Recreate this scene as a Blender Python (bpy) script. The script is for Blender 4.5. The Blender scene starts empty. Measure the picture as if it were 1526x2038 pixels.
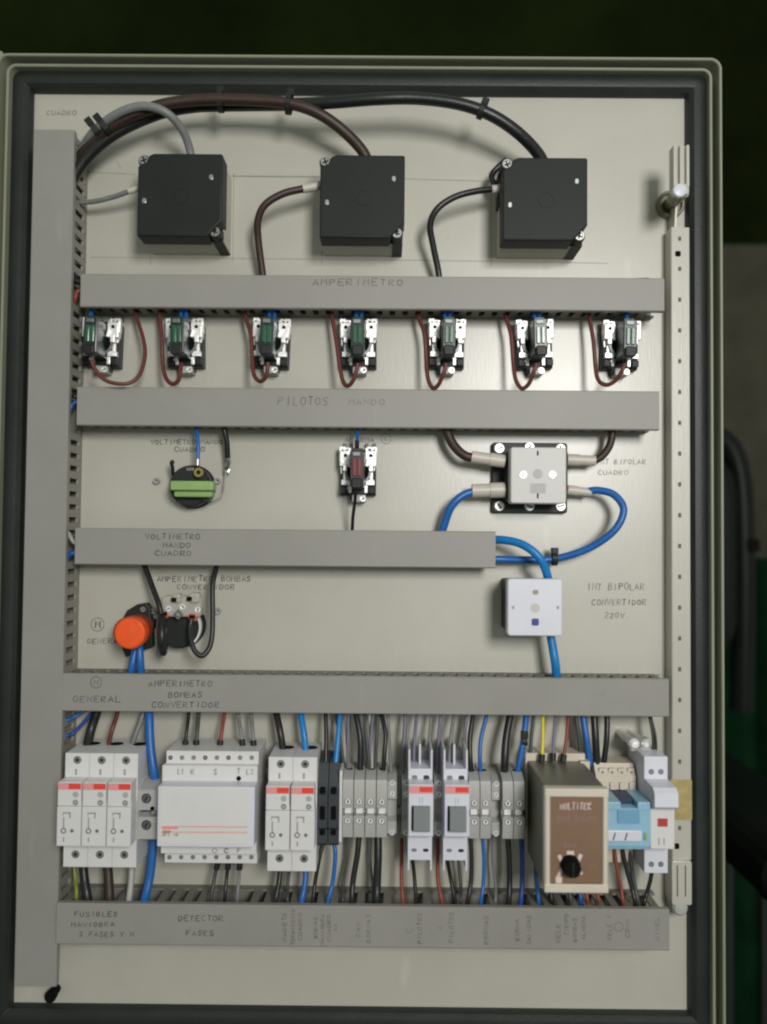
import bpy, math, random
from mathutils import Vector, Matrix
random.seed(7)
D = bpy.data
sc = bpy.context.scene
COL = sc.collection
# ---------------------------------------------------------------- camera (millimetres on the door: x right, y up, h off the door)
F, CX, CY = 1625.0, 763.0, 1019.0
RM = Matrix(((0.99995328, -0.00883193, 0.00392754), (0.00895165, 0.99946087, -0.0315887), (-0.00364643, 0.03162239, 0.99949324)))
CP = Vector((25.276, 4.511, 649.5))
A3 = Matrix(((1, 0, 0), (0, 0, -1), (0, 1, 0)))
cam = D.cameras.new('camera'); co = D.objects.new('camera', cam); COL.objects.link(co)
cam.sensor_fit = 'VERTICAL'; cam.sensor_height = 36; cam.sensor_width = 36 * 767 / 1024; cam.lens = 36 * F / 2038
co.matrix_world = Matrix.Translation(A3 @ CP / 1000) @ (A3 @ RM).to_4x4()
cam.clip_start = 0.02; cam.clip_end = 50
cam.dof.use_dof = True; cam.dof.focus_distance = 0.622; cam.dof.aperture_fstop = 2.7
sc.camera = co
w = D.worlds.new('World'); sc.world = w; w.use_nodes = True
bg = w.node_tree.nodes['Background']; bg.inputs[0].default_value = (0.92, 0.975, 0.89, 1); bg.inputs[1].default_value = 0.34
def area(name, loc, aim, sx, sy, power, col):
    l = D.lights.new(name, 'AREA'); l.shape = 'RECTANGLE'; l.size = sx; l.size_y = sy; l.energy = power; l.color = col
    o = D.objects.new(name, l); COL.objects.link(o)
    o.location = A3 @ Vector(loc) / 1000
    d = A3 @ (Vector(aim) - Vector(loc))
    o.rotation_euler = d.to_track_quat('-Z', 'Y').to_euler()
    return o
area('lamp', (435, 345, 1500), (60, 30, 0), 0.30, 0.42, 17.5, (1.0, 0.978, 0.95))
sc.view_settings.view_transform = 'Standard'; sc.view_settings.look = 'None'; sc.view_settings.exposure = -0.07; sc.view_settings.gamma = 1
try: sc.view_settings.use_curve_mapping = False
except Exception: pass
sc.render.engine = 'CYCLES'; sc.cycles.use_denoising = True; sc.cycles.max_bounces = 6
sc.cycles.filter_width = 2.2

def P(px, py, h=0.0):
    d = RM @ Vector(((px - CX) / F, -(py - CY) / F, -1.0))
    t = (h - CP.z) / d.z
    q = CP + d * t
    return (q.x, q.y)
def S(h): return (650.0 - h) / F          # mm in one photo pixel at height h
def RECT(x0, y0, x1, y1, h):
    cx, cy = (x0 + x1) / 2, (y0 + y1) / 2
    return (P(x0, cy, h)[0], P(x1, cy, h)[0], P(cx, y1, h)[1], P(cx, y0, h)[1])   # X0,X1,Y0,Y1

# ---------------------------------------------------------------- materials
MATS = {}
def srgb(c):
    c = c / 255.0
    return c / 12.92 if c <= 0.04045 else ((c + 0.055) / 1.055) ** 2.4
def mat(name, rgb, rough=0.5, metal=0.0, var=0.06, scale=60, bump=0.0, bscale=400, stretch=None, coat=0.0, trans=0.0, lin=False, spec=0.5, scuff=0.0):
    m = D.materials.new(name); m.use_nodes = True
    nt = m.node_tree; b = nt.nodes['Principled BSDF']
    c = rgb if lin else tuple(srgb(v) for v in rgb)
    tc = nt.nodes.new('ShaderNodeTexCoord'); mp = nt.nodes.new('ShaderNodeMapping')
    nt.links.new(tc.outputs['Object'], mp.inputs[0])
    n = nt.nodes.new('ShaderNodeTexNoise'); n.inputs['Scale'].default_value = scale; n.inputs['Detail'].default_value = 10; n.inputs['Roughness'].default_value = 0.68
    nt.links.new(mp.outputs[0], n.inputs['Vector'])
    r = nt.nodes.new('ShaderNodeValToRGB')
    r.color_ramp.elements[0].position = 0.3; r.color_ramp.elements[1].position = 0.7
    r.color_ramp.elements[0].color = tuple(v * (1 - var) for v in c) + (1,)
    r.color_ramp.elements[1].color = tuple(min(1, v * (1 + var)) for v in c) + (1,)
    nt.links.new(n.outputs['Fac'], r.inputs[0]); outc = r.outputs[0]
    if scuff:   # sparse rubbed marks and dust specks in the surface
        for sc_, st_, lo, hi, tint in ((38, (1, 1, .25), .66, .72, 1.35), (150, (.3, 1, 1), .70, .76, .55), (420, (1, 1, 1), .72, .78, .5)):
            ms = nt.nodes.new('ShaderNodeMapping'); ms.inputs['Scale'].default_value = st_; nt.links.new(tc.outputs['Object'], ms.inputs[0])
            ns = nt.nodes.new('ShaderNodeTexNoise'); ns.inputs['Scale'].default_value = sc_; ns.inputs['Detail'].default_value = 6; nt.links.new(ms.outputs[0], ns.inputs['Vector'])
            rr = nt.nodes.new('ShaderNodeMapRange'); rr.inputs['From Min'].default_value = lo; rr.inputs['From Max'].default_value = hi; rr.inputs['To Max'].default_value = scuff * 2.5
            nt.links.new(ns.outputs['Fac'], rr.inputs['Value'])
            mx = nt.nodes.new('ShaderNodeMix'); mx.data_type = 'RGBA'; 
            ia = [i for i in mx.inputs if i.type == 'RGBA']; oa = [o_ for o_ in mx.outputs if o_.type == 'RGBA'][0]
            ia[1].default_value = tuple(min(1, v * tint) for v in c) + (1,)
            nt.links.new(rr.outputs[0], mx.inputs[0]); nt.links.new(outc, ia[0]); outc = oa
    nt.links.new(outc, b.inputs['Base Color'])
    b.inputs['Metallic'].default_value = metal
    b.inputs['Specular IOR Level'].default_value = spec
    b.inputs['Coat Weight'].default_value = coat; b.inputs['Coat Roughness'].default_value = 0.25
    b.inputs['Transmission Weight'].default_value = trans
    mr = nt.nodes.new('ShaderNodeMapRange'); mr.inputs['To Min'].default_value = max(0.02, rough * 0.85); mr.inputs['To Max'].default_value = min(1, rough * 1.15)
    nt.links.new(n.outputs['Fac'], mr.inputs['Value']); nt.links.new(mr.outputs[0], b.inputs['Roughness'])
    if bump:
        n2 = nt.nodes.new('ShaderNodeTexNoise'); n2.inputs['Scale'].default_value = bscale; n2.inputs['Detail'].default_value = 4
        m2 = nt.nodes.new('ShaderNodeMapping'); nt.links.new(tc.outputs['Object'], m2.inputs[0])
        if stretch: m2.inputs['Scale'].default_value = stretch
        nt.links.new(m2.outputs[0], n2.inputs['Vector'])
        bp = nt.nodes.new('ShaderNodeBump'); bp.inputs['Strength'].default_value = bump; bp.inputs['Distance'].default_value = 0.0006
        nt.links.new(n2.outputs['Fac'], bp.inputs['Height']); nt.links.new(bp.outputs[0], b.inputs['Normal'])
    MATS[name] = m
    return m
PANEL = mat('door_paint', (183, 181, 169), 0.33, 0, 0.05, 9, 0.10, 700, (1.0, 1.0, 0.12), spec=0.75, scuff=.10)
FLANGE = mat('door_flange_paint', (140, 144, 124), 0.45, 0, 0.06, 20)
DUCT = mat('duct_grey_plastic', (144, 142, 136), 0.5, 0, 0.06, 14, 0.15, 700, scuff=.12)
DUCTW = mat('duct_wall_plastic', (122, 121, 112), 0.6, 0, 0.06, 30)
GASK = mat('gasket_rubber', (38, 43, 39), 0.45, 0, 0.2, 25, 0.3, 500, spec=0.35)
WHITE = mat('white_plastic', (214, 213, 212), 0.42, 0, 0.03, 40)
WHITE2 = mat('cool_white_plastic', (212, 213, 222), 0.38, 0, 0.03, 40)
CREAM = mat('cream_plastic', (205, 196, 180), 0.45, 0, 0.05, 60)
LGREY = mat('light_grey_plastic', (172, 172, 168), 0.45, 0, 0.06, 60)
MGREY = mat('mid_grey_plastic', (126, 130, 132), 0.5, 0, 0.06, 60)
BLACKP = mat('black_plastic', (34, 38, 36), 0.48, 0, 0.12, 40, 0.2, 600, spec=0.3)
COVERB = mat('transformer_black', (34, 38, 35), 0.5, 0, 0.12, 25, 0.12, 900, spec=0.22)
DARK = mat('dark_hole', (14, 15, 14), 0.8, 0, 0.1, spec=0.1)
DKGREEN = mat('dark_green_plastic', (34, 50, 44), 0.3, 0, 0.15, 80)
GREENL = mat('green_lens', (28, 92, 58), 0.25, 0, 0.2, 120, coat=0.5)
REDL = mat('red_lens', (128, 48, 54), 0.25, 0, 0.15, 120, coat=0.5)
CHROME = mat('bright_zinc', (244, 244, 242), 0.36, 0.4, 0.1, 140, 0.7, 350)
STEEL = mat('screw_steel', (175, 175, 172), 0.34, 0.75, 0.12, 200)
STEELD = mat('dull_steel', (120, 125, 125), 0.45, 0.8, 0.15, 200)
GREENP = mat('pale_green_resistor', (138, 170, 104), 0.55, 0, 0.12, 90, 0.4, 300)
ORANGE = mat('orange_plastic', (240, 88, 30), 0.45, 0, 0.06, 150, 0.5, 300)
REDP = mat('red_orange_plastic', (170, 58, 40), 0.45, 0, 0.08)
COPPER = mat('copper_lug', (200, 110, 60), 0.4, 0.6, 0.2, 200)
CLEAR = mat('milky_clear_plastic', (214, 210, 200), 0.22, 0, 0.05, 80, trans=0.45)
SLEEVE = mat('milky_sleeve', (206, 200, 188), 0.4, 0, 0.08, 80, trans=0.1)
BLUEP = mat('light_blue_plastic', (142, 184, 206), 0.4, 0, 0.05, 80)
DBLUE = mat('dark_blue_plastic', (28, 48, 82), 0.5)
REDINK = mat('red_ink', (222, 68, 56), 0.5, 0, 0.05)
PINKINK = mat('pink_ink', (220, 150, 150), 0.5, 0, 0.06)
INK = mat('pen_ink', (74, 72, 72), 0.7, 0, 0.25, 500)
INKF = mat('faded_pen_ink', (112, 109, 106), 0.7, 0, 0.12, 300)
PENCIL = mat('pencil_line', (140, 138, 128), 0.8, 0, 0.2, 400)
PRINT = mat('grey_print', (110, 108, 108), 0.6, 0, 0.2, 400)
PALEINK = mat('pale_print', (215, 200, 190), 0.6, 0, 0.05)
FAINTINK = mat('faint_mauve_print', (140, 118, 112), 0.6, 0, 0.05)
BROWNF = mat('brown_label', (124, 96, 76), 0.5, 0, 0.06, 40)
TANCASE = mat('smoked_case', (108, 106, 92), 0.4, 0, 0.12, 40)
TAPE = mat('aged_tape', (172, 156, 104), 0.4, 0, 0.25, 90)
CW = {}
for k, c, r in (('black', (30, 32, 31), .38), ('brown', (54, 38, 31), .5), ('redbrown', (100, 50, 42), .45), ('blue', (30, 98, 170), .38), ('cyan', (22, 122, 190), .38),
                ('grey', (120, 122, 120), .45), ('violet', (112, 110, 126), .45), ('dgrey', (66, 70, 66), .45), ('yellow', (210, 200, 40), .42), ('rust', (134, 60, 44), .45),
                ('navy', (30, 74, 150), .4), ('greenyellow', (140, 156, 60), .45), ('pale', (170, 168, 160), .45)):
    CW[k] = mat('insulation_' + k, c, r, 0, 0.1, 70, 0.25, 300)

# ---------------------------------------------------------------- mesh builder
def rrect(x0, x1, y0, y1, r, n=3):
    pts = []
    for cx, cy, a0 in ((x1 - r, y1 - r, 0), (x0 + r, y1 - r, 90), (x0 + r, y0 + r, 180), (x1 - r, y0 + r, 270)):
        for i in range(n + 1):
            a = math.radians(a0 + 90 * i / n); pts.append((cx + r * math.cos(a), cy + r * math.sin(a)))
    return pts
def inset(poly, d):
    n = len(poly); out = []
    ar = sum(poly[i][0] * poly[(i + 1) % n][1] - poly[(i + 1) % n][0] * poly[i][1] for i in range(n))
    s = 1 if ar > 0 else -1
    for i in range(n):
        p0, p1, p2 = Vector(poly[i - 1]), Vector(poly[i]), Vector(poly[(i + 1) % n])
        a = (p1 - p0); b = (p2 - p1)
        if a.length < 1e-6 or b.length < 1e-6: out.append(tuple(p1)); continue
        a.normalize(); b.normalize()
        na = Vector((-a.y, a.x)) * s; nb = Vector((-b.y, b.x)) * s
        m = na + nb
        m = m / max(0.3, m.dot(m)) * 2 if m.length > 1e-6 else na
        out.append((p1.x + m.x * d, p1.y + m.y * d))
    return out
class MB:
    def __init__(s): s.v = []; s.f = []; s.t = False
    def loops(s, ls, cap0=True, cap1=True, close=False):
        b = len(s.v); n = len(ls[0])
        for l in ls: s.v += [tuple(p) for p in l]
        m = len(ls)
        for i in range(m - 1 + (1 if close else 0)):
            a = b + i * n; c = b + ((i + 1) % m) * n
            for j in range(n):
                k = (j + 1) % n; s.f.append((a + j, a + k, c + k, c + j))
        if not close:
            if cap0: s.f.append(tuple(b + j for j in reversed(range(n))))
            if cap1: s.f.append(tuple(b + (m - 1) * n + j for j in range(n)))
        return s
    def prism(s, poly, h0, h1, bev=0.0):
        ar = sum(poly[i][0] * poly[(i + 1) % len(poly)][1] - poly[(i + 1) % len(poly)][0] * poly[i][1] for i in range(len(poly)))
        if ar < 0: poly = poly[::-1]
        ls = [[(x, y, h0) for x, y in poly]]
        if bev > 0:
            ls.append([(x, y, h1 - bev) for x, y in poly]); ls.append([(x, y, h1 - bev * .3) for x, y in inset(poly, bev * .3)])
            ls.append([(x, y, h1) for x, y in inset(poly, bev)])
        else: ls.append([(x, y, h1) for x, y in poly])
        return s.loops(ls)
    def box(s, x0, x1, y0, y1, h0, h1, bev=0.4, r=None):
        bev = min(bev, abs(x1 - x0) * .2, abs(y1 - y0) * .2, abs(h1 - h0) * .4)
        if r is None: r = bev
        if r <= 0.01: return s.prism([(x0, y0), (x1, y0), (x1, y1), (x0, y1)], h0, h1, bev)
        r = min(r, abs(x1 - x0) * .49, abs(y1 - y0) * .49)
        return s.prism(rrect(x0, x1, y0, y1, r, 2 if r < 2 else 4), h0, h1, min(bev, r * .8))
    def rpx(s, x0, y0, x1, y1, h0, h1, bev=0.4, r=None):
        return s.box(*RECT(x0, y0, x1, y1, h1), h0, h1, bev, r)
    def cyl(s, x, y, h0, h1, r, n=20, bev=0.0, r1=None):
        r1 = r if r1 is None else r1
        c = lambda rr, h: [(x + rr * math.cos(2 * math.pi * i / n), y + rr * math.sin(2 * math.pi * i / n), h) for i in range(n)]
        ls = [c(r, h0)]
        if bev: ls += [c(r1, h1 - bev), c(r1 - bev * .3, h1 - bev * .3), c(r1 - bev, h1)]
        else: ls.append(c(r1, h1))
        return s.loops(ls)
    def ring(s, x, y, h0, h1, ri, ro, n=20, a0=0, a1=360):
        full = a1 - a0 >= 360
        m = n if full else n + 1; ls = []
        for i in range(m):
            a = math.radians(a0 + (a1 - a0) * i / n); ca, sa = math.cos(a), math.sin(a)
            ls.append([(x + ri * ca, y + ri * sa, h0), (x + ro * ca, y + ro * sa, h0), (x + ro * ca, y + ro * sa, h1), (x + ri * ca, y + ri * sa, h1)])
        return s.loops(ls, close=full)
    def lathe(s, x, y, prof, n=20):
        ls = [[(x + max(r, .001) * math.cos(2 * math.pi * i / n), y + max(r, .001) * math.sin(2 * math.pi * i / n), h) for i in range(n)] for r, h in prof]
        return s.loops(ls)
    def ext_x(s, poly, x0, x1):      # poly in (y,h)
        return s.loops([[(x0, y, h) for y, h in poly], [(x1, y, h) for y, h in poly]])
    def cyl_y(s, x, h, y0, y1, r, n=14):
        c = lambda y: [(x + r * math.cos(2 * math.pi * i / n), y, h + r * math.sin(2 * math.pi * i / n)) for i in range(n)]
        return s.loops([c(y0), c(y1)])
    def tube(s, pts, r, n=9, sub=6):
        s.t = True
        pts = [Vector(p) for p in pts]
        if len(pts) > 2:
            e = [pts[0] * 2 - pts[1]] + pts + [pts[-1] * 2 - pts[-2]]; q = []
            for i in range(1, len(e) - 2):
                p0, p1, p2, p3 = e[i - 1:i + 3]
                for k in range(sub):
                    t = k / sub
                    q.append(0.5 * ((2 * p1) + (-p0 + p2) * t + (2 * p0 - 5 * p1 + 4 * p2 - p3) * t * t + (-p0 + 3 * p1 - 3 * p2 + p3) * t ** 3))
            q.append(pts[-1]); pts = q
        ls = []; up = None
        for i, p in enumerate(pts):
            d = (pts[min(i + 1, len(pts) - 1)] - pts[max(i - 1, 0)]).normalized()
            if up is None:
                up = d.orthogonal().normalized()
            up = (up - d * up.dot(d)).normalized(); sd = d.cross(up)
            rr = r[0] + (r[1] - r[0]) * i / (len(pts) - 1) if isinstance(r, tuple) else r
            ls.append([tuple(p + up * (rr * math.cos(2 * math.pi * j / n)) + sd * (rr * math.sin(2 * math.pi * j / n))) for j in range(n)])
        return s.loops(ls)
    def sweep(s, rect, rad, prof, n=6):   # frame round a rectangle; prof = [(outward offset, h)], closed
        ls = []
        for off, h in prof:
            r = max(rad + off, 0.4)
            ls.append([(x, y, h) for x, y in rrect(rect[0] - off, rect[1] + off, rect[2] - off, rect[3] + off, r, n)])
        return s.loops(ls, close=True)
    def build(s, name, m, parent=None, label=None, smooth=22):
        if smooth and s.t: smooth = 60
        o0 = Vector(parent['_o']) if parent is not None and '_o' in parent else Vector((0, 0, 0))
        me = D.meshes.new(name)
        me.from_pydata([tuple(A3 @ (Vector(v) - o0) / 1000) for v in s.v], [], s.f)
        me.update()
        import bmesh
        bm = bmesh.new(); bm.from_mesh(me); bmesh.ops.recalc_face_normals(bm, faces=bm.faces); bm.to_mesh(me); bm.free()
        if smooth:
            for p in me.polygons: p.use_smooth = True
            me.set_sharp_from_angle(angle=math.radians(smooth))
        me.materials.append(m)
        o = D.objects.new(name, me); COL.objects.link(o)
        if parent is not None:
            o.parent = parent
            if '_o' in parent: o['_o'] = parent['_o']
        if label: o['label'] = label
        return o
ALLT = []
def thing(name, label, cat, org, group=None):
    o = D.objects.new(name, None); COL.objects.link(o)
    org = (org[0], org[1], org[2] if len(org) > 2 else 0.0)
    o.location = A3 @ Vector(org) / 1000; o['_o'] = org; o.empty_display_size = 0.01
    o['label'] = label; o['category'] = cat
    if group: o['group'] = group
    return o
def tag(o, label, cat, group=None, kind=None):
    if label: o['label'] = label
    if cat: o['category'] = cat
    if group: o['group'] = group
    if kind: o['kind'] = kind
    return o
def copy_tree(o, parent=None):
    c = o.copy(); COL.objects.link(c)
    if parent is not None: c.parent = parent
    for ch in list(o.children):
        if ch.name in D.objects: copy_tree(ch, c)
    return c
def clone(o, dx, dy, label):
    c = copy_tree(o); c.location = o.location + A3 @ Vector((dx, dy, 0)) / 1000; c['label'] = label
    og = o['_o']; c['_o'] = (og[0] + dx, og[1] + dy, og[2])
    return c
def screw(name, x, y, h, r, parent, ang=45, m=None, ht=1.2, phillips=False):
    b = MB(); b.lathe(x, y, [(r, h - .6), (r, h + ht * .5), (r * .88, h + ht), (r * .66, h + ht), (r * .6, h + ht * .4), (0.01, h + ht * .35)], 18)
    o = b.build(name, m or STEEL, parent)
    c = MB(); a = math.radians(ang)
    for k in range(2 if phillips else 1):
        aa = a + k * math.pi / 2; ca, sa = math.cos(aa), math.sin(aa); wd = r * .14; L = r * .62
        c.prism([(x + ca * L - sa * wd, y + sa * L + ca * wd), (x - ca * L - sa * wd, y - sa * L + ca * wd), (x - ca * L + sa * wd, y - sa * L - ca * wd), (x + ca * L + sa * wd, y + sa * L - ca * wd)], h, h + ht * .35 + .12 + .03 * k)
    c.build('slot', DARK, o)
    return o
# handwriting: stroke letters, 4 wide x 6 high
FONT = {'A': [[(0, 0), (2, 6), (4, 0)], [(.8, 2.2), (3.2, 2.2)]], 'B': [[(0, 0), (0, 6), (3, 5.6), (3.2, 4), (0, 3.2), (3.6, 2.6), (3.6, .6), (0, 0)]],
 'C': [[(4, 5.2), (2, 6), (.3, 4.5), (.2, 1.5), (2, 0), (4, .8)]], 'D': [[(0, 0), (0, 6), (3, 5.2), (4, 3), (3, .8), (0, 0)]], 'E': [[(4, 6), (0, 6), (0, 0), (4, 0)], [(0, 3.1), (3, 3.1)]],
 'F': [[(4, 6), (0, 6), (0, 0)], [(0, 3.1), (3, 3.1)]], 'G': [[(4, 5.2), (2, 6), (.2, 4), (.3, 1.2), (2.2, 0), (4, 1), (4, 2.8), (2.4, 2.8)]], 'H': [[(0, 0), (0, 6)], [(4, 0), (4, 6)], [(0, 3), (4, 3)]],
 'I': [[(2, 0), (2, 6)]], 'K': [[(0, 0), (0, 6)], [(4, 6), (0, 2.6), (4, 0)]], 'L': [[(.4, 6), (.4, 0), (4, 0)]], 'M': [[(0, 0), (.3, 6), (2, 2.4), (3.7, 6), (4, 0)]],
 'N': [[(0, 0), (0, 6), (4, 0), (4, 6)]], 'O': [[(2, 6), (.2, 4.6), (.2, 1.4), (2, 0), (3.8, 1.4), (3.8, 4.6), (2, 6)]], 'P': [[(0, 0), (0, 6), (3.4, 5.6), (3.6, 3.8), (0, 3)]],
 'R': [[(0, 0), (0, 6), (3.4, 5.6), (3.5, 3.8), (0, 3), (4, 0)]], 'S': [[(4, 5.3), (2, 6), (.3, 5), (1, 3.4), (3.4, 2.6), (3.8, .9), (2, 0), (0, .7)]], 'T': [[(0, 6), (4, 6)], [(2, 6), (2, 0)]],
 'U': [[(0, 6), (0, 1.4), (2, 0), (4, 1.4), (4, 6)]], 'V': [[(0, 6), (2, 0), (4, 6)]], 'Y': [[(0, 6), (2, 3), (4, 6)], [(2, 3), (2, 0)]], 'X': [[(0, 0), (4, 6)], [(0, 6), (4, 0)]],
 'Z': [[(0, 6), (4, 6), (0, 0), (4, 0)]], '1': [[(.8, 4.6), (2.2, 6), (2.2, 0)]], '2': [[(.2, 5), (2, 6), (3.8, 4.8), (0, 0), (4, 0)]], '3': [[(.2, 5.6), (3.6, 5.6), (1.8, 3.4), (3.8, 1.8), (2, 0), (0, .6)]],
 '0': [[(2, 6), (.4, 4.6), (.4, 1.4), (2, 0), (3.6, 1.4), (3.6, 4.6), (2, 6)]], '4': [[(3, 0), (3, 6), (0, 2), (4, 2)]], '.': [[(1.6, 0), (2.2, .3)]], '5': [[(3.8, 6), (.4, 6), (.2, 3.4), (3, 3.4), (3.8, 1.6), (2, 0), (0, .5)]],
 '6': [[(3.6, 5.6), (1.4, 4.6), (.3, 2), (2, 0), (3.8, 1.6), (2, 3.2), (.4, 2.2)]]}
def strokes(mb, lines, h, wpx):
    for l in lines:
        q = [Vector(P(x, y, h)) for x, y in l]
        wv = wpx * S(h) / 2; L = []; R = []
        for i, p in enumerate(q):
            d = q[min(i + 1, len(q) - 1)] - q[max(i - 1, 0)]
            if d.length < 1e-6: d = Vector((1, 0))
            d.normalize(); nn = Vector((-d.y, d.x)) * wv
            L.append(p + nn); R.append(p - nn)
        b = len(mb.v); n = len(q)
        for a in L + R: mb.v.append((a.x, a.y, h))
        for i in range(n - 1): mb.f.append((b + i, b + i + 1, b + n + i + 1, b + n + i))
def write(mb, text, x, y, ht, adv, h, wpx=1.6, rot=0, jit=.35):
    for ch in text:
        if ch != ' ':
            jx, jy = random.uniform(-jit, jit), random.uniform(-jit, jit) * 1.6
            sc_ = random.uniform(.9, 1.08); ls = []
            for l in FONT.get(ch, []):
                q = []
                for a, b in l:
                    u = (a / 4 * adv * .68 + b * .06 * ht / 6) * sc_ + random.uniform(-jit, jit) * .6 + jx; v = b / 6 * ht * sc_ + random.uniform(-jit, jit) * .6 + jy
                    q.append((x + u, y - v) if not rot else (x - v, y - u))
                ls.append(q)
            strokes(mb, ls, h, wpx * random.uniform(.85, 1.35))
        if rot: y -= adv
        else: x += adv
def circ(mb, x, y, r, h, wpx=1.4, a0=0, a1=350):
    strokes(mb, [[(x + r * math.cos(math.radians(a)), y + r * 1.02 * math.sin(math.radians(a))) for a in range(a0, a1 + 1, 25)]], h, wpx)
def script(parent, h, items, m=INK, label=None, wpx=1.6, rot=0):
    for it in items:
        b = MB(); write(b, it[0], it[1], it[2], it[3], it[4], h, wpx, rot)
        o = b.build('handwriting', m, parent, 'handwritten ' + it[0] if not rot else None, smooth=0)
    return o

# ---------------------------------------------------------------- setting: dark room behind the door
def plain(name, mb, m, kind='structure'):
    o = mb.build(name, m); o['kind'] = kind; return o
WALLM = mat('dark_green_wall', (0.012, 0.019, 0.004), 0.8, 0, 0.6, 1.6, lin=True, spec=0.04)
FLOORM = mat('dark_floor', (0.012, 0.02, 0.012), 0.7, 0, 0.5, 2, lin=True, spec=0.1)
CONC = mat('grey_board', (0.066, 0.064, 0.045), 0.85, 0, 0.45, 5, lin=True, spec=0.1)
CHAIRB = mat('black_vinyl', (0.008, 0.011, 0.009), 0.4, 0, 0.2, 20, lin=True, spec=0.15)
CHAIRG = mat('grey_green_tube', (0.022, 0.034, 0.026), 0.4, 0, 0.2, 20, lin=True)
DGREENC = mat('dark_green_cloth', (0.006, 0.030, 0.012), 0.9, 0, 0.5, 9, lin=True, spec=0.05)
plain('wall', MB().box(-2500, 2500, -1500, 1900, -1340, -1300, 0, 0), WALLM)
plain('floor', MB().box(-2500, 2500, -1540, -1500, -1340, 2600, 0, 0), FLOORM)
bx = MB().rpx(1430, 486, 1900, 1130, -760, -730, 6, 10)
pt = thing('display_board', 'dull grey board standing in the dark right of the cabinet door', 'board', (RECT(1430, 486, 1900, 1130, -730)[0], -300, -745))
bx.build('panel', CONC, pt)
fb = MB()
for x in (1470, 1850):
    X = P(x, 1130, -730)[0]; fb = MB(); fb.box(X - 18, X + 18, -1500, P(x, 1120, -730)[1], -758, -732, 2); fb.build('leg', CHAIRG, pt)
# chair behind the right edge of the door
ch = thing('chair', 'black padded chair half hidden behind the right edge of the door', 'chair', (P(1400, 1300, -420)[0], -1500, -420))
x0, x1, y0, y1 = RECT(1290, 884, 1480, 1330, -420)
MB().box(x0, x1, y0, y1, -470, -425, 18, 70).build('backrest', CHAIRB, ch)
tp = []
for px, py in ((1489, 1420), (1492, 1200), (1490, 1040), (1484, 950), (1468, 895), (1440, 868), (1390, 862), (1330, 862), (1300, 880), (1282, 940), (1278, 1420)):
    X, Y = P(px, py, -430); tp.append((X, Y, -448))
MB().tube(tp, 15, 12, 6).build('back_frame', CHAIRB, ch)
MB().box(*RECT(1488, 1072, 1512, 1098, -430), -450, -428, 3).build('clamp', DARK, ch)
MB().box(x0, x1, P(1400, 1500, -420)[1] - 60, P(1400, 1500, -420)[1], -460, -60 - 30, 12, 30).build('seat', CHAIRB, ch)
for xx in (x0 + 12, x1 - 12):
    for hh in (-455, -110):
        MB().tube([(xx, P(1400, 1500, -420)[1] - 50, hh), (xx, -1500, hh)], 10, 10).build('leg', CHAIRG, ch)
cl = MB()
ls = []
for k, hh in enumerate((0, 1)):
    pass
X0 = P(1440, 1200, -640)[0]
pts = []
for i in range(60):
    xx = X0 - 60 + i * 9; pts.append((xx, -640 + 14 * math.sin(i * .9) + 6 * math.sin(i * 2.3)))
poly = [(x, h) for x, h in pts] + [(x, h - 3) for x, h in reversed(pts)]
ytop = P(1500, 1110, -640)[1]
cl.loops([[(x, -1480, h) for x, h in poly], [(x, ytop, h) for x, h in poly]])
tag(cl.build('curtain', DGREENC), 'dark green hanging cloth in the shade at the lower right', 'curtain')

# ---------------------------------------------------------------- the door
IN = RECT(66, 187, 1370, 2006, 0)
IN = (P(66, 186)[0], P(1370, 190)[0], (P(20, 2003)[1] + P(1370, 2012)[1]) / 2, (P(66, 186)[1] + P(1370, 188)[1]) / 2)
XL = (P(66, 186)[0] + P(20, 2003)[0]) / 2
XR = (P(1370, 188)[0] + P(1370, 2012)[0]) / 2
IN = (XL, XR, IN[2], IN[3])
cabinet = thing('electrical_cabinet', 'open beige steel electrical cabinet, its door seen from inside with a black rubber gasket', 'electrical cabinet', ((XL + XR) / 2, IN[2], 0))
door = None
def off_x(px, h): return P(px, 1050, h)[0] - XR
OO = off_x(1441, 20)           # outer lip
OI = off_x(1419, 16)           # inner lip
g0, g1 = off_x(1373, 9), off_x(1414, 9)
door = MB().box(IN[0] - OO + 1, IN[1] + OO - 1, IN[2] - OO + 1, IN[3] + OO - 1, -1.6, 0, 0.0, 5).build('door', PANEL, cabinet)
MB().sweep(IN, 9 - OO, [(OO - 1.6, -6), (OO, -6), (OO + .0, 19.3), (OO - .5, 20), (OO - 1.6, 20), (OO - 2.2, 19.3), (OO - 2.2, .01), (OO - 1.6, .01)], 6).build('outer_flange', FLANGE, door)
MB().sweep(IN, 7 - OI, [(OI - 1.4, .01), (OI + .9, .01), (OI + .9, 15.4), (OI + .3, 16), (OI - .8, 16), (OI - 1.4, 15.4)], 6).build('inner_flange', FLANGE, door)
prof = [(g0, .02), (g1 + .4, .02), (g1 + .4, 5), (g1 - .8, 8.2), (g1 - 4, 10), ((g0 + g1) / 2, 10.6), (g0 + 4, 9.8), (g0 + 1, 7), (g0, 3.5)]
MB().sweep(IN, 11 - g1, prof, 7).build('gasket', GASK, door)
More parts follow.
